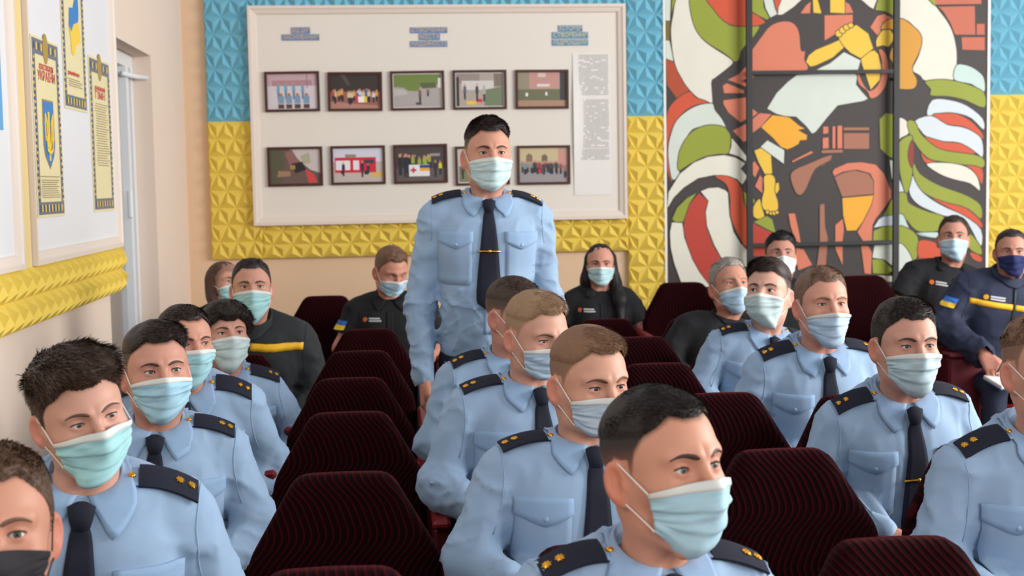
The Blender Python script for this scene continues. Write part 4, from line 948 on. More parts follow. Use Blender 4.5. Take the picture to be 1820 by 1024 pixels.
# ------------------------------------------------------------------ bodies and clothes (canonical seated frame: hips at z .5, neck base at z 1.0, facing -Y)
C0 = np.array([0, -.030, 1.135])                 # canonical head origin
NAVY = mat('cloth_navy', lin(30, 33, 48), .85, noise=.08, nscale=120, bump=.2, bscale=700)
TROU = mat('trousers_dark', lin(28, 31, 46), .85, noise=.08, nscale=60, bump=.2, bscale=500)
SHIRT = mat('shirt_light_blue', lin(150, 176, 205), .82, noise=.035, nscale=40, bump=.22, bscale=900, sheen=.15)
SHIRT2 = mat('shirt_collar_blue', lin(145, 174, 207), .82, noise=.03, nscale=40, bump=.2, bscale=900, sheen=.15)
BLK = mat('cloth_black', lin(30, 30, 33), .85, noise=.1, nscale=60, bump=.2, bscale=500)
JACK = mat('cloth_charcoal', lin(42, 44, 46), .8, noise=.1, nscale=40, bump=.2, bscale=400)
JNAVY = mat('jacket_navy', lin(40, 46, 68), .75, noise=.1, nscale=40, bump=.2, bscale=400)
GOLD = mat('gold_metal', lin(232, 172, 62), .28, metal=1.0)
SILV = mat('silver_metal', lin(210, 208, 204), .3, metal=1.0)
BTN = mat('button_blue', lin(150, 176, 206), .35); BTNW = mat('button_white', lin(220, 220, 220), .4)
STRIPE = mat('stripe_yellow', lin(236, 180, 40), .6); LOGO_O = mat('logo_orange', lin(206, 110, 50), .6); LOGO_W = mat('logo_white', lin(190, 190, 194), .6)
SHOE = mat('shoe_black', lin(20, 20, 22), .3)
FL_B = mat('patch_blue', lin(50, 110, 190), .6); FL_Y = mat('patch_yellow', lin(240, 200, 60), .6)

ARMS_SIT = {s: ((s*.258, -.030, .730), (s*.105, -.285, .640)) for s in (-1, 1)}
ARMS_STAND = {s: ((s*.230, .030, .610), (s*.222, -.045, .365)) for s in (-1, 1)}
def torso_field(seed, arms, fold=1.0, fat=0.0, sleeve=1.0, slim=1.0, noise=True, cut=True, bust=0.0, cuff=True, stand=False):
    sd = np.array([seed*3.17, seed*1.31, seed*2.23], f32)
    def f(p):
        p = np.asarray(p, f32); q = p.copy(); q[..., 0] = np.abs(q[..., 0])/slim
        d = ell(q, (0, .005, .80), (.170, .112, .225))
        d = smin(d, ell(q, (0, -.012, .60), (.158, .120, .20 if not stand else .16)), .09)
        d = smin(d, ell(q, (0, -.004, .48), (.157, .118, .14)), .06)
        d = smin(d, rcone(q, (0, .018, .935), (.150, .012, .922), .066, .055), .06)
        d = smin(d, rcone(q, (0, .026, 1.0), (.135, .016, .952), .055, .040), .05)
        d = smin(d, ell(q, (.070, -.058, .835), (.085, .048+bust, .080+bust)), .07)
        for s in (-1, 1):
            e, w = np.array(arms[s][0]), np.array(arms[s][1]); sh = np.array((s*.178*slim, .012, .918))
            if sleeve >= 1:
                a = smin(rcone(p, sh, e, .0595, .052), rcone(p, e, w, .054, .037), .03)
                if cuff: a = smin(a, rcone(p, e+(w-e)*.86, w, .0405, .0405), .004)
            else:
                a = rcone(p, sh, sh+(e-sh)*sleeve, .062, .064); dirn = (e-sh)/np.linalg.norm(e-sh)
                a = smax(a, ((p-V3(*(sh+(e-sh)*sleeve)))@V3(*dirn)), .004)
            d = smin(d, a, .030)
        if noise:
            g = vnoise(p*V3(13, 13, 8)+sd)-.5
            arm = np.clip((np.abs(p[..., 0])-.165)/.03, 0, 1); low = np.clip((.72-p[..., 2])/.10, 0, 1); ch = np.clip((p[..., 2]-.74)/.1, 0, 1)*(1-arm)
            sx_ = np.sign(p[..., 0])
            r1 = 1-np.abs(2*vnoise(np.stack([p[..., 0]*9+p[..., 2]*7*sx_, p[..., 1]*10+p[..., 2]*6, p[..., 2]*20-p[..., 1]*12], -1)+sd)-1)
            r2 = 1-np.abs(2*vnoise(p*V3(20, 20, 11)+sd*1.7)-1)
            r3 = 1-np.abs(2*vnoise(np.stack([p[..., 0]*16-p[..., 2]*9*sx_, p[..., 1]*16, p[..., 2]*30+p[..., 0]*14*sx_], -1)+sd*2.1)-1)
            el_ = np.exp(-((p[..., 2]-(.61 if stand else .72))/.07)**2)
            d = d-fold*(g*.0050*(1-.4*ch)+(r1**4-.2)*.0085*np.maximum(arm, low*.8)+(r2**4-.2)*.0035+(r3**5-.17)*.006*np.maximum(arm*(.35+el_), low))
        d = d-fat
        if cut: d = smax(d, p[..., 2]-1.006-.28*p[..., 1], .006)
        return d
    return f
def frame_at(f, p, dirn, off):
    q = march(f, np.array([p]), dirn, off, 50, .5)[0]; n = grad(f, q[None], .004)[0].astype(float)
    return q.astype(float), n
def disc(c, n, r, h, k=12, star=False, up=(0, 0, 1)):
    n = np.array(n, float); n /= np.linalg.norm(n); u = np.cross(up, n); u /= np.linalg.norm(u)+1e-9; v = np.cross(n, u)
    rr_ = lambda i, s: r*s*(1 if not star or i % 2 == 0 else .62)
    if star: k = 16
    mb = MB(); mb.grid([[c+n*z+(u*math.cos(t)+v*math.sin(t))*rr_(i, s) for i, t in enumerate(np.arange(k)*2*math.pi/k)] for s, z in ((1, -.001), (1, h*.45), (.72, h*.9), (.01, h*1.15))], closed=True)
    return np.array(mb.V), mb.F
HAND_SD = {}
def hand_mesh(h, curl=(18, 28, 18)):
    key = (h, curl)
    if key in HAND_SD: return HAND_SD[key]
    caps = []
    bb = (.030, .0105, -.0095, -.0275); ll = ((.040, .024, .020), (.045, .027, .022), (.041, .026, .021), (.032, .020, .019)); bl = (.088, .093, .088, .079)
    fing = []
    for i in range(4):
        a = np.array((bl[i], bb[i], 0.0)); ang = 0; segs = []; rad = (.0098, .0088, .0080, .0068) if i < 3 else (.0088, .0078, .0070, .006)
        sp_ = (.10, .02, -.06, -.15)[i]
        for j in range(3):
            ang += math.radians(curl[j]+i*3); dv = np.array((math.cos(ang)*math.cos(sp_), math.sin(sp_)*math.cos(ang), math.sin(ang)))
            b = a+dv*ll[i][j]; segs.append((a, b, rad[j], rad[j+1])); a = b
        fing.append(segs)
    def f(p):
        d = rcone(p, (-.05, 0, 0), (.0, 0, 0), .027, .0265)
        d = np.maximum(d, -1)
        for i in range(4): d = smin(d, rcone(p, (.012, bb[i]*.7, 0), (bl[i], bb[i], -.001), .0150, .0118), .014)
        for i in range(4):
            g = None
            for a, b, ra, rb in fing[i]: c = rcone(p, a, b, ra, rb); g = c if g is None else smin(g, c, .003)
            d = smin(d, g, .005)
        t = smin(rcone(p, (.018, .022, .006), (.054, .047, .014), .0165, .0125), smin(rcone(p, (.054, .047, .014), (.083, .053, .022), .0118, .0105), rcone(p, (.083, .053, .022), (.107, .049, .030), .0102, .0078), .003), .004)
        return smin(d, t, .010)
    V, F = polygonize(f, (-.06, -.06, -.05), (.21, .09, .14), h)
    HAND_SD[key] = (V, F); return V, F
def place_hand(h, wrist, along, palm, thumb, curl=(18, 28, 18)):
    V, F = hand_mesh(h, curl); a = np.array(along, float); a /= np.linalg.norm(a)
    t = np.array(thumb, float); t -= a*(t@a); t /= np.linalg.norm(t); n = np.cross(a, t)
    if n@np.array(palm) < 0: n = -n; F = F[:, ::-1]
    return np.array(wrist)+V[:, :1]*a+V[:, 1:2]*t+V[:, 2:3]*n, F

def person(P):
    """builds one person from the parameter dict P"""
    Y = P['Y']; hc_w = at_y(P['px'][0], P['px'][1], Y)
    hx, hy = P['hip']; byaw = P.get('byaw', 0.0); stand = P.get('stand', False)
    e = empty(P['name'], (hx, hy, 0), byaw); tag(e, P['label'], 'person', P.get('group'))
    cb, sb = math.cos(byaw), math.sin(byaw); toL = lambda w: np.array([cb*(w[0]-hx)+sb*(w[1]-hy), -sb*(w[0]-hx)+cb*(w[1]-hy), w[2]])
    hc = toL(hc_w); view = math.atan2(hc_w[0], hc_w[1])
    hyaw = P.get('yaw', 0.0)-view-byaw           # 'yaw' is the turn as the camera sees it
    pitch = P.get('pitch', 0.0); roll = P.get('roll', 0.0); hs = P.get('hs', 1.0)
    # nod and height of the head from the heights at which eyes and crown appear
    a_, b_ = np.meshgrid(np.linspace(0, 6.2, 24), np.linspace(.2, 1.5, 9)); tk_ = P.get('top', .014)*.8
    crown = np.stack([(.0745+tk_*.5)*np.cos(a_)*np.cos(b_), .012+(.094+tk_*.5)*np.sin(a_)*np.cos(b_), .036+(.083+tk_)*np.sin(b_)], -1).reshape(-1, 3)
    Rzb = ang_mat(byaw)
    def heads(pt): return Rzb@ang_mat(hyaw, pt, roll)
    mgr = mask_grid(21, 5, 1, P.get('mdrop', 0.0))[4:17, -1]
    def eye_top(pt, hw):
        R_ = heads(pt); return proj(hw+hs*(R_@np.array([0, -.083, .0])))[1], proj(hw+hs*(crown@R_.T))[:, 1].min(), proj(hw+hs*(mgr@R_.T))[:, 1].max()
    def fit(pt):
        hw = hc_w.copy()
        for _ in range(4):
            ey, ty, by = eye_top(pt, hw); hw[2] += (ey-P['px'][1])/F_PX*Y
        return hw, ty, by
    if 'top_y' in P:
        best = None; bot = P.get('bot_y')
        for hs in (np.linspace(.90, 1.08, 10) if bot else [hs]):
            for t in np.linspace(-.30, .30, 31):
                _, ty, by = fit(t); c = abs(ty-P['top_y'])+(abs(by-bot) if bot else 0)+25*(t+.03)**2+25*(hs-1)**2
                if best is None or c < best[0]: best = (c, t, hs)
        pitch, hs = float(best[1]), float(best[2])
    P['wide'] = P.get('wide', 1.0)*hs**-.6
    hc_w, ty, by = fit(pitch); hc = toL(hc_w)
    Rh = ang_mat(hyaw, pitch, roll)
    xf = lambda Q: hc+hs*(np.asarray(Q)@Rh.T)
    # torso placement: neck top follows the head, hips stay put
    nk = np.array([0, .030, -.085]); Rn = ang_mat(hyaw*.5, pitch*.6, roll*.7); tgt = hc+hs*(Rn@nk)
    vc = C0+nk-np.array([0, 0, .5]); hz = .5+(.53 if stand else 0)
    for _ in range(60):
        vt = tgt-np.array([0, 0, hz]); s = np.linalg.norm(vt)/np.linalg.norm(vc)
        if s > P.get('smax', 1.05): hz += .004
        elif s < P.get('smin', .97): hz -= .004
        else: break
    s = np.linalg.norm(vt)/np.linalg.norm(vc)
    q = Vector(vc).rotation_difference(Vector(vt)); Rt = np.array(q.to_matrix())
    base = np.array([0, 0, hz]); T = lambda Q: base+s*((np.asarray(Q, float)-np.array([0, 0, .5]))@Rt.T)
    neck_xf = lambda Q: T(np.asarray(Q)+C0)
    arms = dict(P.get('arms') or (ARMS_STAND if stand else ARMS_SIT))
    kind = P.get('wear', 'uniform'); fine = P.get('fine', .008); seed = P['seed']
    slim = P.get('slim', 1.0)
    HV, HF, HC = build_head(P, e, xf, neck_xf)
    # ---- skin: head and neck, the trunk and arms under the clothes, and two hands, as one body mesh
    skin = np.array(lin(*P.get('skin', (205, 158, 138))))*np.array([.90, .85, .81])
    core = torso_field(seed, arms, 0, -.014 if kind not in ('polo',) else -.012, 1.0, slim, noise=False, cut=True, cuff=False)
    BV, BF = polygonize(core, (-.36, -.42, .45), (.36, .20, 1.05), .018)
    parts = [(HV, HF, HC), (T(BV), BF, np.tile(skin, (len(BV), 1)))]
    for sgn in (-1, 1):
        el, w = np.array(arms[sgn][0]), np.array(arms[sgn][1]); al = (w-el)/np.linalg.norm(w-el)
        if stand: hv, hf = place_hand(P.get('hh', .0045), w+al*.015, (0, -.12, -1), (-sgn, 0, 0), (0, -1, 0), (26, 40, 24))
        else:
            al2 = al*np.array((.6, 1, 1)); palm = (0, 0, -1); thumb = (-sgn, -.2, .2); cu = (12, 20, 14)
            if P.get('pen') and sgn == P['pen']: al2, palm, thumb, cu = np.array((.25, -.8, -.45)), (-sgn*.2, .2, -1), (-sgn, -.3, .3), (38, 44, 26)
            hv, hf = place_hand(P.get('hh', .0045), w+al*.015, al2, palm, thumb, cu)
        red = skin*.8+np.array(lin(190, 110, 96))*.2
        parts.append((T(hv), hf, np.tile(red, (len(hv), 1))))
    o = 0; Vs, Fs, Cs = [], [], []
    for v, f_, c in parts: Vs.append(v); Fs.append(f_+o); Cs.append(c); o += len(v)
    mesh_obj('body', np.concatenate(Vs), np.concatenate(Fs), SKIN, e, True, col=np.concatenate(Cs))
    # ---- upper garment
    M = {'uniform': SHIRT, 'polo': BLK, 'tee': BLK, 'jacket': JACK, 'navy': JNAVY}[kind]
    name = {'uniform': 'shirt', 'polo': 'polo_shirt', 'tee': 'sweater', 'jacket': 'jacket', 'navy': 'jacket'}[kind]
    fat = {'jacket': .014, 'navy': .012}.get(kind, 0.0)+P.get('fat', 0.0)
    fld = torso_field(seed, arms, P.get('fold', 1.0)*(1.25 if fat > .01 else 1), fat, .62 if kind == 'polo' else 1.0, slim, bust=P.get('bust', 0), stand=stand)
    SV, SF = polygonize(fld, (-.37, -.36, .30 if stand else .43), (.37, .20, 1.05), fine)
    keep = (SV[:, 2] > (.452 if stand else .44)) | (np.abs(SV[:, 0]) > .185)*stand; SF = SF[keep[SF].all(1)]; used = np.zeros(len(SV), bool); used[SF.ravel()] = True; ix = np.cumsum(used)-1
    top = mesh_obj(name, T(SV[used]), ix[SF], M, e, True)
    def emit(nm, VF, m, parent=e, smooth=False): return mesh_obj(nm, T(VF[0]), VF[1], m, parent, smooth)
    lo = P.get('detail', 2)
    # ---- collar
    def collar(m, ln_=1.0, openv=0.0, n=23):
        for sgn in (-1, 1):
            G = []
            for v in (0, .10, .3, .55, .8, 1.0):
                row = []
                for t in np.linspace(0, 1, n):
                    ph0 = math.radians(6+openv*20)+v*math.radians(27); ph = ph0+(math.pi-ph0)*t
                    zt = 1.014-.026*math.cos(ph)-openv*.035*math.exp(-(ph/.7)**2)
                    L = (.039+.043*math.exp(-((ph-math.radians(33))/.42)**2))*ln_
                    r = .0605+.003*math.sin(min(1, v*6)*math.pi/2)+v*(.016+.016*math.exp(-((ph-.6)/.6)**2))
                    row.append((sgn*r*math.sin(ph), .004-r*math.cos(ph), zt-v*L+.004*math.sin(min(1, v*8)*math.pi)))
                G.append(row)
            G = np.array(G); G[1:] = push(fld, G[1:], .0045)
            G = G[:, ::-1] if sgn > 0 else G
            VF = slab(G, .0022); emit('collar', VF, m, top, True)
        G = [[(.0600*math.sin(a), .004-.0600*math.cos(a), 1.014-.026*math.cos(a)-v) for a in np.linspace(-math.pi, math.pi, 32)] for v in (.0, .020, .045)]
        G = np.array(G); G[..., 2] -= openv*.035*np.exp(-(np.linspace(-math.pi, math.pi, 32)/.7)**2)
        VF = slab(G[:, ::-1], .0018); emit('collar_band', VF, m, top, True)
    def front_slab(xs, zf, off, th, nz=8):
        """slab laid on the chest; zf(x) gives (z0, z1)"""
        G = np.array([[(x, -.30, zf(x)[0]+(zf(x)[1]-zf(x)[0])*v) for v in np.linspace(0, 1, nz)] for x in xs])
        G = march(fld, G, (0, 1, 0), off, 36, .45); return slab(G, th, (0, -1, 0))
    if kind == 'uniform':
        collar(SHIRT2)
        emit('placket', front_slab(np.linspace(-.016, .016, 5), lambda x: (.52, .945), .0030, .0022, 24), M, top, True)
        # tie
        ring = lambda z, w, dp, y: [(w*math.cos(a)*.5, y-dp*.5*math.sin(a), z) for a in np.arange(12)*2*math.pi/12]
        yk = float(march(fld, np.array([[0, -.3, .955]]), (0, 1, 0), .010, 40, .4)[0, 1]); yk = min(yk, -.060)
        mb = MB(); mb.grid([ring(.990, .020, .014, yk+.006), ring(.984, .048, .022, yk+.002), ring(.968, .043, .026, yk-.003), ring(.946, .031, .020, yk-.006), ring(.944, .020, .012, yk-.004)], closed=True, flip=False)
        mb.F += [list(range(12))[::-1]]; mb.M += [0]
        tie = emit('necktie', (np.array(mb.V), [f_[::-1] for f_ in mb.F]), NAVY, e, True)
        zz = np.linspace(.950, .600, 26); tilt = P.get('tie_tilt', 0.0)
        G = []
        for z in zz:
            u = (.950-z)/.35; w = .0150+.0290*min(1, u*1.25)**.75
            if z < .63: w *= max(.06, (z-.600)/.03)
            G.append([(w*t+tilt*u*.05, -.30, z) for t in (-1, -.6, 0, .6, 1)])
        G = march(fld, np.array(G), (0, 1, 0), .0065, 36, .45)
        for i, z in enumerate(zz):
            if z > .90: k = (z-.90)/.05; G[i, :, 1] = G[i, :, 1]*(1-k)+(yk-.008)*k
        G[:, 1:4, 1] -= .003
        emit('tie_blade', slab(G[:, ::-1], .004, (0, -1, 0)), NAVY, tie, True)
        zc = P.get('clip', .805)
        if zc:
            i = int(np.argmin(np.abs(zz-zc))); a, b = G[i, 0].astype(float), G[i, -1].astype(float); c = G[i, 2].astype(float); ex = (b-a)*.10
            mb = MB(); mb.tube([a-ex+(0, -.004, 0), a+(c-a)*.6+(0, -.0045, 0), b+(c-b)*.6+(0, -.0045, 0), b+ex+(0, -.004, 0)], .0032, 8)
            cl = emit('tie_clip', (np.array(mb.V), mb.F), GOLD, tie, True)
            emit('clip_emblem', disc(c+(0, -.005, 0), (0, -1, 0), .006, .003), GOLD, tie, True)
        # pockets
        for sgn in (-1, 1):
            xs = sgn*np.linspace(.056, .176, 9); cx = sgn*.116
            fx = xs if sgn > 0 else xs
            zf = lambda x: (.842-.026*max(0, 1-abs((x-cx)/.060)**1.2), .878)
            order = np.sort(xs)
            pk = emit('pocket', front_slab(np.sort(sgn*np.linspace(.060, .172, 9)), lambda x: (.690+(.012 if abs(abs(x)-.116) > .050 else 0), .862), .0030, .0022, 8), M, top, True)
            emit('pocket_flap', front_slab(order, zf, .0062, .0030, 5), SHIRT2, top, True)
            c, n = frame_at(fld, (cx, -.3, .832), (0, 1, 0), .0068); emit('button', disc(c, n, .0058, .0022), BTN, top, True)
    if kind in ('uniform', 'jacket', 'navy'):
        for sgn in (-1, 1):
            ts = np.linspace(-.9, 3.6, 22); dv = np.stack([0*ts+sgn*.35, -np.cos(ts), np.sin(ts)], -1)
            G = march(fld, np.array([sgn*.172, .010, .905])+dv*.17, -dv, .0004, 40, .2)
            mb = MB(); mb.tube(G, .0013, 5); emit('sleeve_seam', (np.array(mb.V), mb.F), M, top, True)
    if kind in ('uniform',):
        for sgn in (-1, 1):
            Gp = np.array([[(sgn*x, y+(-.012), 1.06) for y in np.linspace(-.027, .027, 5)] for x in np.linspace(.092, .196, 9)])
            G = march(fld, Gp, (0, 0, -1), .0085, 36, .3).astype(float)
            bas = lambda x, y: np.stack([1+0*x, x, x*x*.3, y, y*y], -1)
            X_ = np.abs(G[..., 0]).ravel(); k_ = X_ < .182
            cf = np.linalg.lstsq(bas(X_, G[..., 1].ravel())[k_], G[..., 2].ravel()[k_], rcond=None)[0]
            G[..., 2] = bas(np.abs(G[..., 0]), G[..., 1])@cf+.0015
            if sgn > 0: G = G[:, ::-1]
            ep = emit('epaulette', slab(-G if False else G[:, ::-1], .0050), NAVY, e, False)
            Gp = np.array([[(sgn*x, y*(1-.35*max(0, (.075-x)/.02))-.012, 1.08) for y in np.linspace(-.024, .024, 5)] for x in np.linspace(.062, .096, 5)])
            G = march(fld, Gp, (0, 0, -1), .0060, 36, .3)
            if sgn > 0: G = G[:, ::-1]
            emit('epaulette_strap', slab(G[:, ::-1], .0025), SHIRT2, ep, True)
            c, n = frame_at(fld, (sgn*.080, -.012, 1.08), (0, 0, -1), .0075); emit('button', disc(c, n, .0068, .0045), GOLD, ep, True)
            for x in (.184, .163):
                z_ = float(bas(np.array(x), np.array(-.012))@cf)+.0012; n = np.array([-sgn*(cf[1]+.6*cf[2]*x), -(cf[3]-2*.012*cf[4]), 1.0]); n /= np.linalg.norm(n); c = np.array([sgn*x, -.012, z_]); emit('star', disc(c, n, .0092, .0036, star=True, up=(0, 1, 0)), GOLD, ep, False)
    if kind == 'polo':
        collar(BLK, .9, openv=P.get('openv', 1.0))
        emit('placket', front_slab(np.linspace(-.018, .018, 5), lambda x: (.70, .93), .0030, .0024, 12), BLK, top, True)
        for z in (.80, .765, .735):
            c, n = frame_at(fld, (0, -.3, z), (0, 1, 0), .0055); emit('button', disc(c, n, .0075, .0025), BTNW, top, True)
        c, n = frame_at(fld, (-.128, -.3, .893), (0, 1, 0), .003); emit('chest_emblem', disc(c, n, .013, .0015, 8), LOGO_O, top)
        for z in (.899, .887): emit('chest_lettering', front_slab(np.linspace(-.108, -.052 if z > .89 else -.045, 7), lambda x: (z-.0035, z+.0035), .0030, .0012, 2), LOGO_W, top)
    if kind == 'tee':
        G = [[(.0615*math.sin(a)*k, .006-.0615*math.cos(a)*k, 1.000-.030*math.cos(a)+dz) for a in np.linspace(-math.pi, math.pi, 32)] for k, dz in ((1.0, .012), (1.10, .010), (1.18, -.006), (1.2, -.016))]
        G = push(fld, np.array(G), .003); emit('neckband', slab(G[:, ::-1], .003), BLK, top, True)
    if kind in ('jacket', 'navy'):
        G = [[(.066*math.sin(a)*k, .006-.066*math.cos(a)*k, 1.030-.022*math.cos(a)-v) for a in np.linspace(-math.pi+.0, math.pi, 32)] for k, v in ((1.02, .0), (1.06, .002), (1.12, .025), (1.22, .055))]
        G = push(fld, np.array(G), .003); emit('jacket_collar', slab(G[:, ::-1], .005), M, top, True)
        z0 = P.get('stripe', .885)
        for xa, xb in ((-.20, -.004), (.004, .20)): emit('yellow_stripe', front_slab(np.linspace(xa, xb, 14), lambda x: (z0-.013, z0+.013), .0025, .002, 3), STRIPE, top, True)
        emit('zip', front_slab(np.linspace(-.006, .006, 3), lambda x: (.55, .97), .004, .003, 20), mat('zip_dark', lin(24, 24, 28), .5), top, True)
        if kind == 'navy':
            c, n = frame_at(fld, (-.135, -.3, z0+.030), (0, 1, 0), .003); emit('chest_emblem', disc(c, n, .013, .0015, 10), STRIPE, top)
            for z in (z0+.036, z0+.025): emit('chest_lettering', front_slab(np.linspace(-.115, -.045, 7), lambda x: (z-.0035, z+.0035), .0030, .0012, 2), LOGO_W, top)
            for z in (z0-.05, z0-.075, z0-.10):
                c, n = frame_at(fld, (.03, -.3, z), (0, 1, 0), .004); emit('rank_star', disc(c, n, .010, .002, star=True), LOGO_W, top)
    if P.get('arm_patch'):
        sgn = P['arm_patch']; sh = np.array((sgn*.178, .012, .918)); el = np.array(arms[sgn][0])
        for k, (za, zb2, m) in enumerate(((.20, .32, FL_B), (.32, .44, FL_Y))):
            G = []
            for v in np.linspace(za, zb2, 3):
                c = sh+(el-sh)*v; G.append([c+np.array((sgn*.25, -.18, 0))+np.array((sgn*-.02, -.03, 0))*t for t in np.linspace(-1, 1, 5)])
            G = march(fld, np.array(G), np.array((-sgn*.81, .58, 0)), .003, 40, .4)
            emit('flag_patch', slab(G if sgn > 0 else G[:, ::-1], .0012), m, top)
    # ---- trousers and shoes in the person's own frame
    hipL = np.array([0, 0, hz])
    if stand: legs = [(np.array((s_i*.084, .0, hz-.10)), np.array((s_i*.100, -.02, hz*.52)), np.array((s_i*.11, .01, .075))) for s_i in (-1, 1)]
    else:
        sh_ = P.get('shin', .0); legs = [(np.array((s_i*.095, .0, .505)), np.array((s_i*.13, -.405, .525)), np.array((s_i*.13, -.385+sh_, .10))) for s_i in (-1, 1)]
    def leg_f(p):
        p = np.asarray(p, f32)
        d = ell(p, (0, .005, hz-.005), (.172, .118, .10)) if not stand else ell(p, (0, .008, hz-.075), (.160, .108, .11))
        for a, b, c in legs: d = smin(d, smin(rcone(p, a, b, .086, .062), rcone(p, b, c, .062, .052), .03), .03)
        return d-.004*(vnoise(p*V3(22, 22, 14)+seed)-.5)
    LV, LF = polygonize(leg_f, (-.30, -.52, .05), (.30, .2, hz+.14), .016)
    mesh_obj('trousers', LV, LF, TROU if kind != 'navy' else JNAVY, e, True)
    if stand:
        G = [[((.158+o_)*math.cos(a), (.116+o_)*math.sin(a), hz-.040+z) for a in np.arange(48)*2*math.pi/48] for o_, z in ((-.012, -.026), (.002, -.026), (.005, -.022), (.006, .0), (.005, .020), (-.002, .026), (-.012, .026))]
        mb = MB(); mb.grid(G, closed=True, flip=False); mesh_obj('waistband', np.array(mb.V), mb.F, SHIRT2, top, True)
    for a, b, c in legs:
        G = []
        for y, w, h_ in ((.085, .012, .03), (.075, .034, .07), (.04, .040, .095), (-.02, .042, .092), (-.08, .047, .062), (-.14, .048, .048), (-.185, .036, .036), (-.20, .008, .02)):
            G.append([(c[0]+w*math.cos(t), c[1]+y, max(0, h_*.5+h_*.5*math.sin(t)*1.0)) for t in np.arange(14)*2*math.pi/14])
        mb = MB(); mb.grid(G, closed=True, flip=True); mb.F += [list(range(14)), list(range(7*14, 8*14))[::-1]]; mb.M += [0, 0]
        mesh_obj('shoe', np.array(mb.V), mb.F, SHOE, e, True)
    return e, T, hc, xf
# ------------------------------------------------------------------ the people, front to back
def seat_person(P, cx, cy, chair_label=None, **kw):
    """a chair at (cx, cy) and its sitter"""
    P.update(kw); P.setdefault('hip', (cx, cy-.215)); P.setdefault('name', 'person'); P['group'] = 'seated audience'
    if chair_label: chair(cx, cy, chair_label)
    return person(P)
BR, DB, BL, FA, AU = (66, 50, 42), (46, 36, 32), (30, 26, 26), (140, 112, 86), (112, 78, 58)
MB1, MB2, MB3, MB4 = (150, 200, 208), (158, 190, 214), (178, 204, 210), (186, 206, 206)
# left column
seat_person(dict(seed=1, px=(-8, 955), top_y=785, Y=1.93, yaw=-.06, pitch=.12, hair_col=(88, 66, 50), skin=(206, 152, 130), mask=(44, 42, 46), mask_style='cloth', h=.0026, strands=6000, top=.010, side=.0035, fine=.007, slim=.98, front=.072,
     label='man cut off at the lower left corner with short brown hair and a black mask'), -.66, 2.22, 'burgundy chair under the cropped man in a black mask at the lower left')
seat_person(dict(hip=(-.62, 2.60), seed=2, px=(143, 748), top_y=612, bot_y=850, Y=2.48, yaw=.33, pitch=.05, roll=-.20, hair_col=(72, 54, 44), skin=(212, 164, 146), mask=(161, 208, 212), h=.0026, strands=7000, top=.028, side=.0040, quiff=.25, spike=.38, sweep=.3, fade0=.03, fade1=.10, front=.066, gaze=.15, brow_lift=.002, fine=.007, hs=1.0, byaw=.15, clip=.79,
     label='young man in light blue shirt with tousled brown hair, front of the left column'), -.66, 2.92, 'burgundy chair under the tousle-haired young man')
seat_person(dict(hip=(-.62, 3.45), seed=3, px=(278, 660), top_y=569, bot_y=746, Y=3.38, yaw=.20, pitch=.06, roll=-.03, hair_col=(52, 40, 36), skin=(204, 152, 134), mask=(162, 202, 220), h=.003, strands=6000, top=.017, side=.0025, sweep=.9, spike=.15, front=.068, gaze=.12, fine=.008, byaw=.1, clip=0,
     label='man with dark side-swept hair and a bright blue mask, second in the left column'), -.66, 3.72, 'burgundy chair under the man with dark side-swept hair')
seat_person(dict(seed=4, px=(328, 612), top_y=540, bot_y=680, Y=4.05, yaw=.42, pitch=.05, hair_col=(48, 36, 32), skin=(206, 152, 132), mask=(162, 208, 217), h=.0034, strands=3500, top=.009, side=.0025, front=.072, gaze=.25, fine=.009, byaw=.1, clip=0,
     label='short-cropped man partly hidden behind the man with side-swept hair, third in the left column'), -.66, 4.5, 'burgundy chair under the third man of the left column')
seat_person(dict(seed=5, px=(399, 592), top_y=533, bot_y=653, Y=4.85, yaw=.28, pitch=.04, hair=True, hair_col=(44, 36, 34), skin=(208, 158, 140), mask=(190, 208, 209), female=True, dark_eyes=True, h=.0036, strands=3000, top=.022, side=.014, lay=.5, spike=.05, front=.040, temple=.012, nape=-.07, fade0=-.02, fade1=.06, brow=.8, fine=.010, slim=.88, hs=.96, byaw=.1, clip=0,
     label='woman in a light blue uniform shirt with dark fringed short hair in the left column'), -.60, 5.20, 'burgundy chair with a dark slope showing right of the fringed woman')
seat_person(dict(seed=6, px=(447, 510), top_y=459, bot_y=565, Y=5.5, yaw=.03, pitch=.03, hair_col=(48, 40, 38), skin=(206, 156, 138), mask=(162, 208, 210), h=.004, strands=2200, top=.010, side=.0030, front=.074, wear='jacket', stripe=.945, fine=.011, fat=.004,  smax=1.08, hs=1.03,
     label='broad man in a charcoal jacket with a yellow chest stripe, facing the camera'), -.62, 5.92, 'burgundy chair under the man in the striped charcoal jacket')
OB = seat_person(dict(seed=7, px=(401, 500), top_y=461, Y=6.75, yaw=.55, pitch=.05, hair_col=(84, 58, 48), skin=(206, 156, 138), mask=(162, 208, 216), female=True, hair=False, h=.0045, strands=2200, top=.022, side=.022, lay=.6, spike=.03, front=.045, temple=.0, nape=-.09, fade0=-.05, fade1=.06, wear='tee', fine=.012, slim=.86, hs=.95,
     label='woman with a brown bob haircut beside the peach wall, mostly hidden behind the broad man'), -.85, 7.2, 'burgundy back-row chair under the brown-bobbed woman')
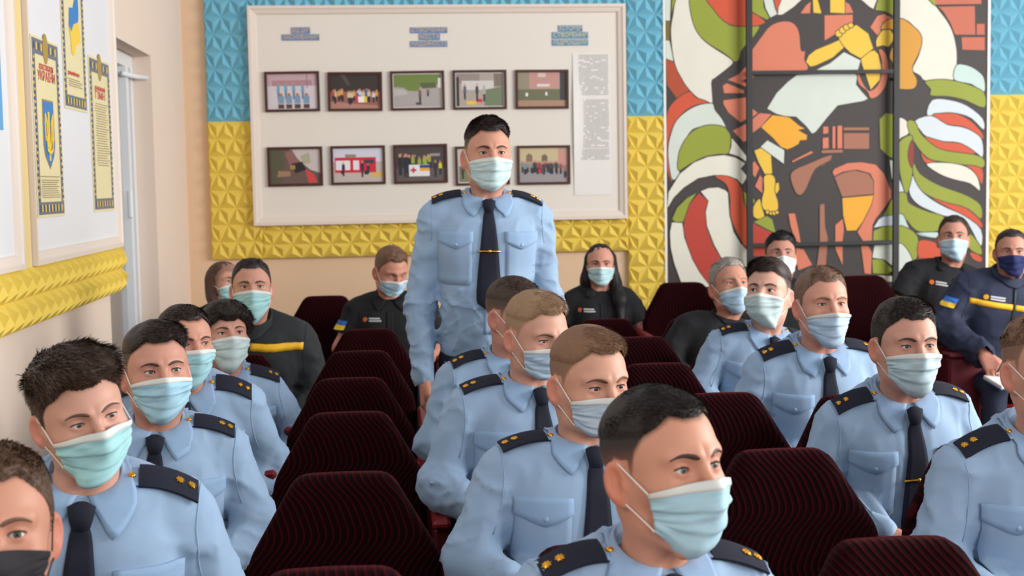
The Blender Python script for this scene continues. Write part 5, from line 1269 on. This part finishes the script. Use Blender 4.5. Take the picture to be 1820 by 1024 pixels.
# centre column
seat_person(dict(seed=8, px=(1176, 832), top_y=685, bot_y=985, Y=2.04, yaw=.72, pitch=.02, hair_col=(36, 29, 27), skin=(214, 158, 134), mask=(171, 206, 220), h=.0024, strands=9000, top=.007, side=.0026, front=.070, temple=.046, fade0=.045, fade1=.095, gaze=.02, fine=.006, byaw=.22, clip=0, stubble=.75, sw=.0008, hs=1.0,
     label='foremost man with a dark crew cut and blue mask, shown from the shoulders up'), .36, 2.28, 'burgundy chair behind the foremost crew-cut man')
seat_person(dict(seed=9, px=(1046, 690), top_y=577, bot_y=787, Y=2.90, yaw=.55, pitch=.08, hair_col=(128, 94, 70), skin=(216, 164, 142), mask=(185, 202, 216), h=.003, strands=7000, top=.012, side=.0022, sweep=.9, spike=.12, front=.071, gaze=.06, dark_eyes=True, fine=.007, byaw=.18, clip=0, brow_col=(100, 70, 54),
     label='fair-haired man with a pale mask right behind the foremost crew-cut man'), .38, 3.06, 'burgundy chair behind the second man of the middle column')
seat_person(dict(seed=10, px=(953, 606), top_y=514, bot_y=682, Y=3.62, yaw=.62, pitch=.05, hair_col=(150, 120, 92), skin=(214, 164, 144), mask=(179, 201, 220), h=.0034, strands=5000, top=.013, side=.0026, sweep=.7, spike=.12, front=.068, gaze=.0, fine=.008, byaw=.2, clip=0, brow_col=(110, 84, 64),
     label='sandy-haired man with a pale blue mask, third in the middle column'), .36, 3.82, 'burgundy chair behind the sandy-haired man')
seat_person(dict(seed=11, px=(914, 565), top_y=490, Y=4.28, yaw=.80, pitch=.03, hair_col=(70, 54, 46), skin=(208, 156, 138), mask=(162, 200, 224), h=.0036, strands=3500, top=.007, side=.0022, front=.072, fine=.009, byaw=.2, clip=0,
     label='close-cropped man turned away to the right, just in front of the standing man'), .36, 4.52, 'burgundy chair behind the close-cropped man')
st = person(dict(name='person', seed=12, px=(866, 272), top_y=206, bot_y=340, Y=4.80, hip=(.335, 4.84), yaw=.20, pitch=.02, stand=True, hair_col=(50, 38, 34), skin=(212, 158, 136), mask=(192, 216, 217), h=.0032, strands=5000, top=.013, side=.0025, quiff=.2, spike=.3, front=.067, gaze=.05, fine=.0065, byaw=.02, clip=.815, dark_eyes=True, smin=1.0, smax=1.06, fold=1.1,
     label='standing man in a light blue shirt and navy tie with a gold clip'))
# right block
seat_person(dict(seed=13, px=(1858, 650), top_y=553, Y=2.75, yaw=.55, pitch=.04, hair_col=(120, 88, 66), skin=(212, 160, 140), mask=(179, 205, 217), h=.0034, strands=5000, top=.010, side=.0025, front=.068, fine=.007, byaw=.12, clip=0,
     label='man in a light blue shirt cropped by the right edge of the photo'), 1.40, 3.04, 'burgundy chair whose edge shows left of the man cropped at the right')
seat_person(dict(seed=14, px=(1608, 616), top_y=527, bot_y=700, Y=3.45, yaw=.42, pitch=.04, hair_col=(48, 40, 36), skin=(210, 160, 142), mask=(185, 209, 217), h=.003, strands=6500, top=.012, side=.003, front=.067, gaze=.05, fine=.007, byaw=.12, clip=.80, tie_tilt=.1, arms={-1: ((-.258, -.03, .735), (-.150, -.235, .705)), 1: ((.258, -.03, .73), (.105, -.285, .64))},
     label='dark-haired man with a gold tie clip behind the empty chairs on the right'), 1.36, 3.80, 'burgundy chair under the man with the gold tie clip on the right')
seat_person(dict(seed=15, px=(1460, 541), top_y=472, bot_y=612, Y=4.22, yaw=.40, pitch=.05, hair_col=(122, 96, 78), skin=(216, 160, 140), mask=(178, 202, 224), h=.0034, strands=5000, top=.009, side=.0028, front=.070, gaze=-.05, mdrop=.012, fine=.008, byaw=.15, clip=.80,
     label='ginger-fair cropped man with a low blue mask on the right side'), 1.36, 4.55, 'burgundy chair under the ginger-fair man')
seat_person(dict(seed=16, px=(1366, 516), top_y=458, bot_y=579, Y=5.02, yaw=-.28, pitch=.03, hair_col=(58, 46, 42), skin=(222, 176, 158), mask=(192, 212, 212), h=.0036, strands=4500, top=.018, side=.0025, sweep=-.6, spike=.12, front=.062, gaze=-.25, dark_eyes=True, fine=.009, byaw=.12, clip=0,
     label='dark-haired man looking to the left of the picture with a pale greenish mask'), 1.36, 5.28, 'burgundy chair under the man looking left')
seat_person(dict(seed=17, px=(1296, 503), top_y=460, bot_y=559, Y=5.95, yaw=.42, pitch=.0, hair_col=(150, 144, 138), skin=(200, 146, 126), mask=(171, 200, 224), h=.004, strands=2500, top=.013, side=.004, front=.078, temple=.052, mdrop=.010, wear='tee', fine=.011, fat=.006, smax=1.1, byaw=.1,
     label='older grey-haired man in a black sweater'), 1.40, 6.12, 'burgundy chair under the grey-haired man')
seat_person(dict(seed=18, px=(1387, 450), top_y=414, Y=6.95, yaw=.12, pitch=.02, hair_col=(34, 30, 30), skin=(196, 144, 128), mask=(208, 221, 230), h=.0045, strands=2200, top=.020, side=.003, front=.066, mdrop=.008, wear='tee', fine=.012, hs=1.0,
     label='black-haired man in dark clothes before the mural, hidden up to the mask'), 2.06, 7.2, 'burgundy back-row chair under the black-haired man before the mural')
# back row
seat_person(dict(seed=19, px=(695, 492), Y=6.85, yaw=.40, pitch=.30, hair_col=(118, 88, 70), skin=(210, 150, 130), mask=(174, 208, 229), h=.0042, strands=2200, top=.012, side=.003, front=.072, wear='polo', fine=.011, openv=.3, gaze_down=.4, arm_patch=-1,
     label='ruddy man in a black polo looking down, left of the standing man'), -.01, 7.15, 'burgundy back-row chair under the man looking down')
LH = seat_person(dict(seed=20, px=(1067, 470), top_y=433, bot_y=505, Y=7.25, yaw=.04, pitch=.06, hair_col=(24, 22, 24), skin=(206, 152, 136), mask=(178, 212, 217), female=True, dark_eyes=True, hair=False, h=.0042, strands=0, stubble=.0, top=.010, side=.008, lay=.4, spike=.0, front=.10, temple=.02, nape=-.08, fade0=-.05, fade1=.06, wear='polo', fine=.011, slim=.88, bust=.012, hs=.97,
     label='woman with long straight black hair in a black polo before the yellow relief'), 1.14, 7.55, 'burgundy back-row chair under the long-haired woman')
seat_person(dict(seed=21, px=(1694, 420), top_y=383, bot_y=463, Y=7.45, yaw=.05, pitch=.03, hair_col=(58, 46, 42), skin=(200, 146, 130), mask=(181, 212, 232), h=.0042, strands=2200, top=.008, side=.003, front=.074, wear='polo', fine=.011, fat=.006, smax=1.08, hs=1.02, arms={-1: ((-.285, -.03, .71), (-.01, -.27, .655)), 1: ((.285, -.03, .71), (.13, -.27, .65))},
     label='man in a black polo with open collar at the right end of the mural'), 3.10, 7.69, 'burgundy back-row chair under the man in the open black polo')
WR = seat_person(dict(seed=22, px=(1797, 448), top_y=407, bot_y=489, Y=6.60, yaw=.12, pitch=.05, hair_col=(52, 46, 46), skin=(196, 144, 126), mask=(38, 46, 92), mask_style='cloth', h=.0042, strands=2200, top=.008, side=.003, front=.082, temple=.06, wear='navy', fine=.010, fat=.006,  arm_patch=-1, smax=1.08, pen=-1, arms={-1: ((-.290, -.05, .735), (-.195, -.31, .690)), 1: ((.275, -.04, .72), (.06, -.28, .62))}, hs=1.02,
     label='man in yellow-striped navy jacket and navy mask holding a pen'), 3.06, 6.93, 'burgundy chair under the writing man at the right edge')

# long straight hair of the woman in the back row, and the brown bob by the wall
def hair_mass(who, caps, opening, col, h=.0045):
    e, T, hc, xf = who
    def f(p):
        d = ell(p, (0, .018, .040), (.084, .102, .087))
        for k, a in caps: d = smin(d, (rcone if k == 'r' else ell)(p, *a), .03)
        st = vnoise(p*V3(95, 95, 7))-.5+.6*(vnoise(p*V3(210, 210, 12))-.5)
        d = d-.0065*st
        for c, r in opening: d = smax(d, -ell(p, c, r), .008)
        return d
    V, F = polygonize(f, (-.19, -.16, -.42), (.19, .16, .16), h)
    mesh_obj('long_hair', xf(V), F, hair_mat(col), e, True)
hair_mass(LH, [('r', ((.060, .015, .03), (.084, .010, -.10), .036, .036)), ('r', ((.084, .010, -.10), (.112, -.045, -.22), .036, .040)), ('r', ((.112, -.045, -.22), (.118, -.075, -.36), .040, .022)),
    ('r', ((-.060, .015, .03), (-.084, .015, -.09), .034, .034)), ('r', ((-.084, .015, -.09), (-.112, .025, -.21), .034, .030)), ('e', ((0, .075, -.08), (.095, .05, .19)))],
    [((0, -.100, -.050), (.060, .085, .128))], (24, 22, 24))
hair_mass(OB, [('r', ((.058, .015, .03), (.076, .008, -.09), .038, .034)), ('r', ((-.058, .015, .03), (-.076, .008, -.09), .038, .034)), ('e', ((0, .06, -.04), (.088, .055, .10)))],
    [((0, -.10, -.05), (.062, .085, .095))], (84, 58, 48))
# notepad and pen of the writing man
e, T, hc, xf = WR
wm = np.array(Matrix.Translation(e.location)@Matrix.Rotation(e.rotation_euler.z, 4, 'Z'))
def WP(p): return (wm@np.append(T(np.array(p)), 1))[:3]
a = WP((-.17, -.455, .600))
nb = tag(empty('notepad', a), 'small white notepad on the lap of the writing man', 'notepad')
mb = MB(); mb.box((-.02, -.07, -.008), (.13, .07, .008), ch=.002); o = mb.build('page_block', M_PAPER, nb); o.rotation_euler = (.25, -.08, .2)
mb = MB(); mb.box((-.022, -.072, -.012), (.132, .072, -.008)); o = mb.build('back_cover', mat('pad_blue', lin(90, 130, 170), .5), nb); o.rotation_euler = (.25, -.08, .2)
b = WP((-.150, -.415, .665))
pe = tag(empty('pen', b), 'slim grey pen in the hand of the writing man', 'pen')
mb = MB(); mb.tube([(-.02, -.02, -.03), (.055, .01, .075)], .0045, 8); mb.build('barrel', mat('pen_grey', lin(70, 74, 84), .3), pe, True)
mb = MB(); mb.tube([(-.027, -.023, -.040), (-.02, -.02, -.03)], [.001, .004], 8); mb.build('tip', SILV, pe, True)
# maroon end panel and red folded seats between the two men on the right
p = at_y(1712, 655, 6.45)
ep = tag(empty('row_end_panel', (p[0], 6.45, 0)), 'maroon row end panel between the two men at the far right', 'panel')
mb = MB(); mb.box((-.085, -.03, .02), (.085, .03, p[2]+.06), ch=.012); mb.build('end_panel', M_MAR, ep)
mb = MB(); mb.box((-.095, -.05, p[2]+.06), (.095, .05, p[2]+.085), ch=.008); mb.build('armrest', M_MAR, ep)
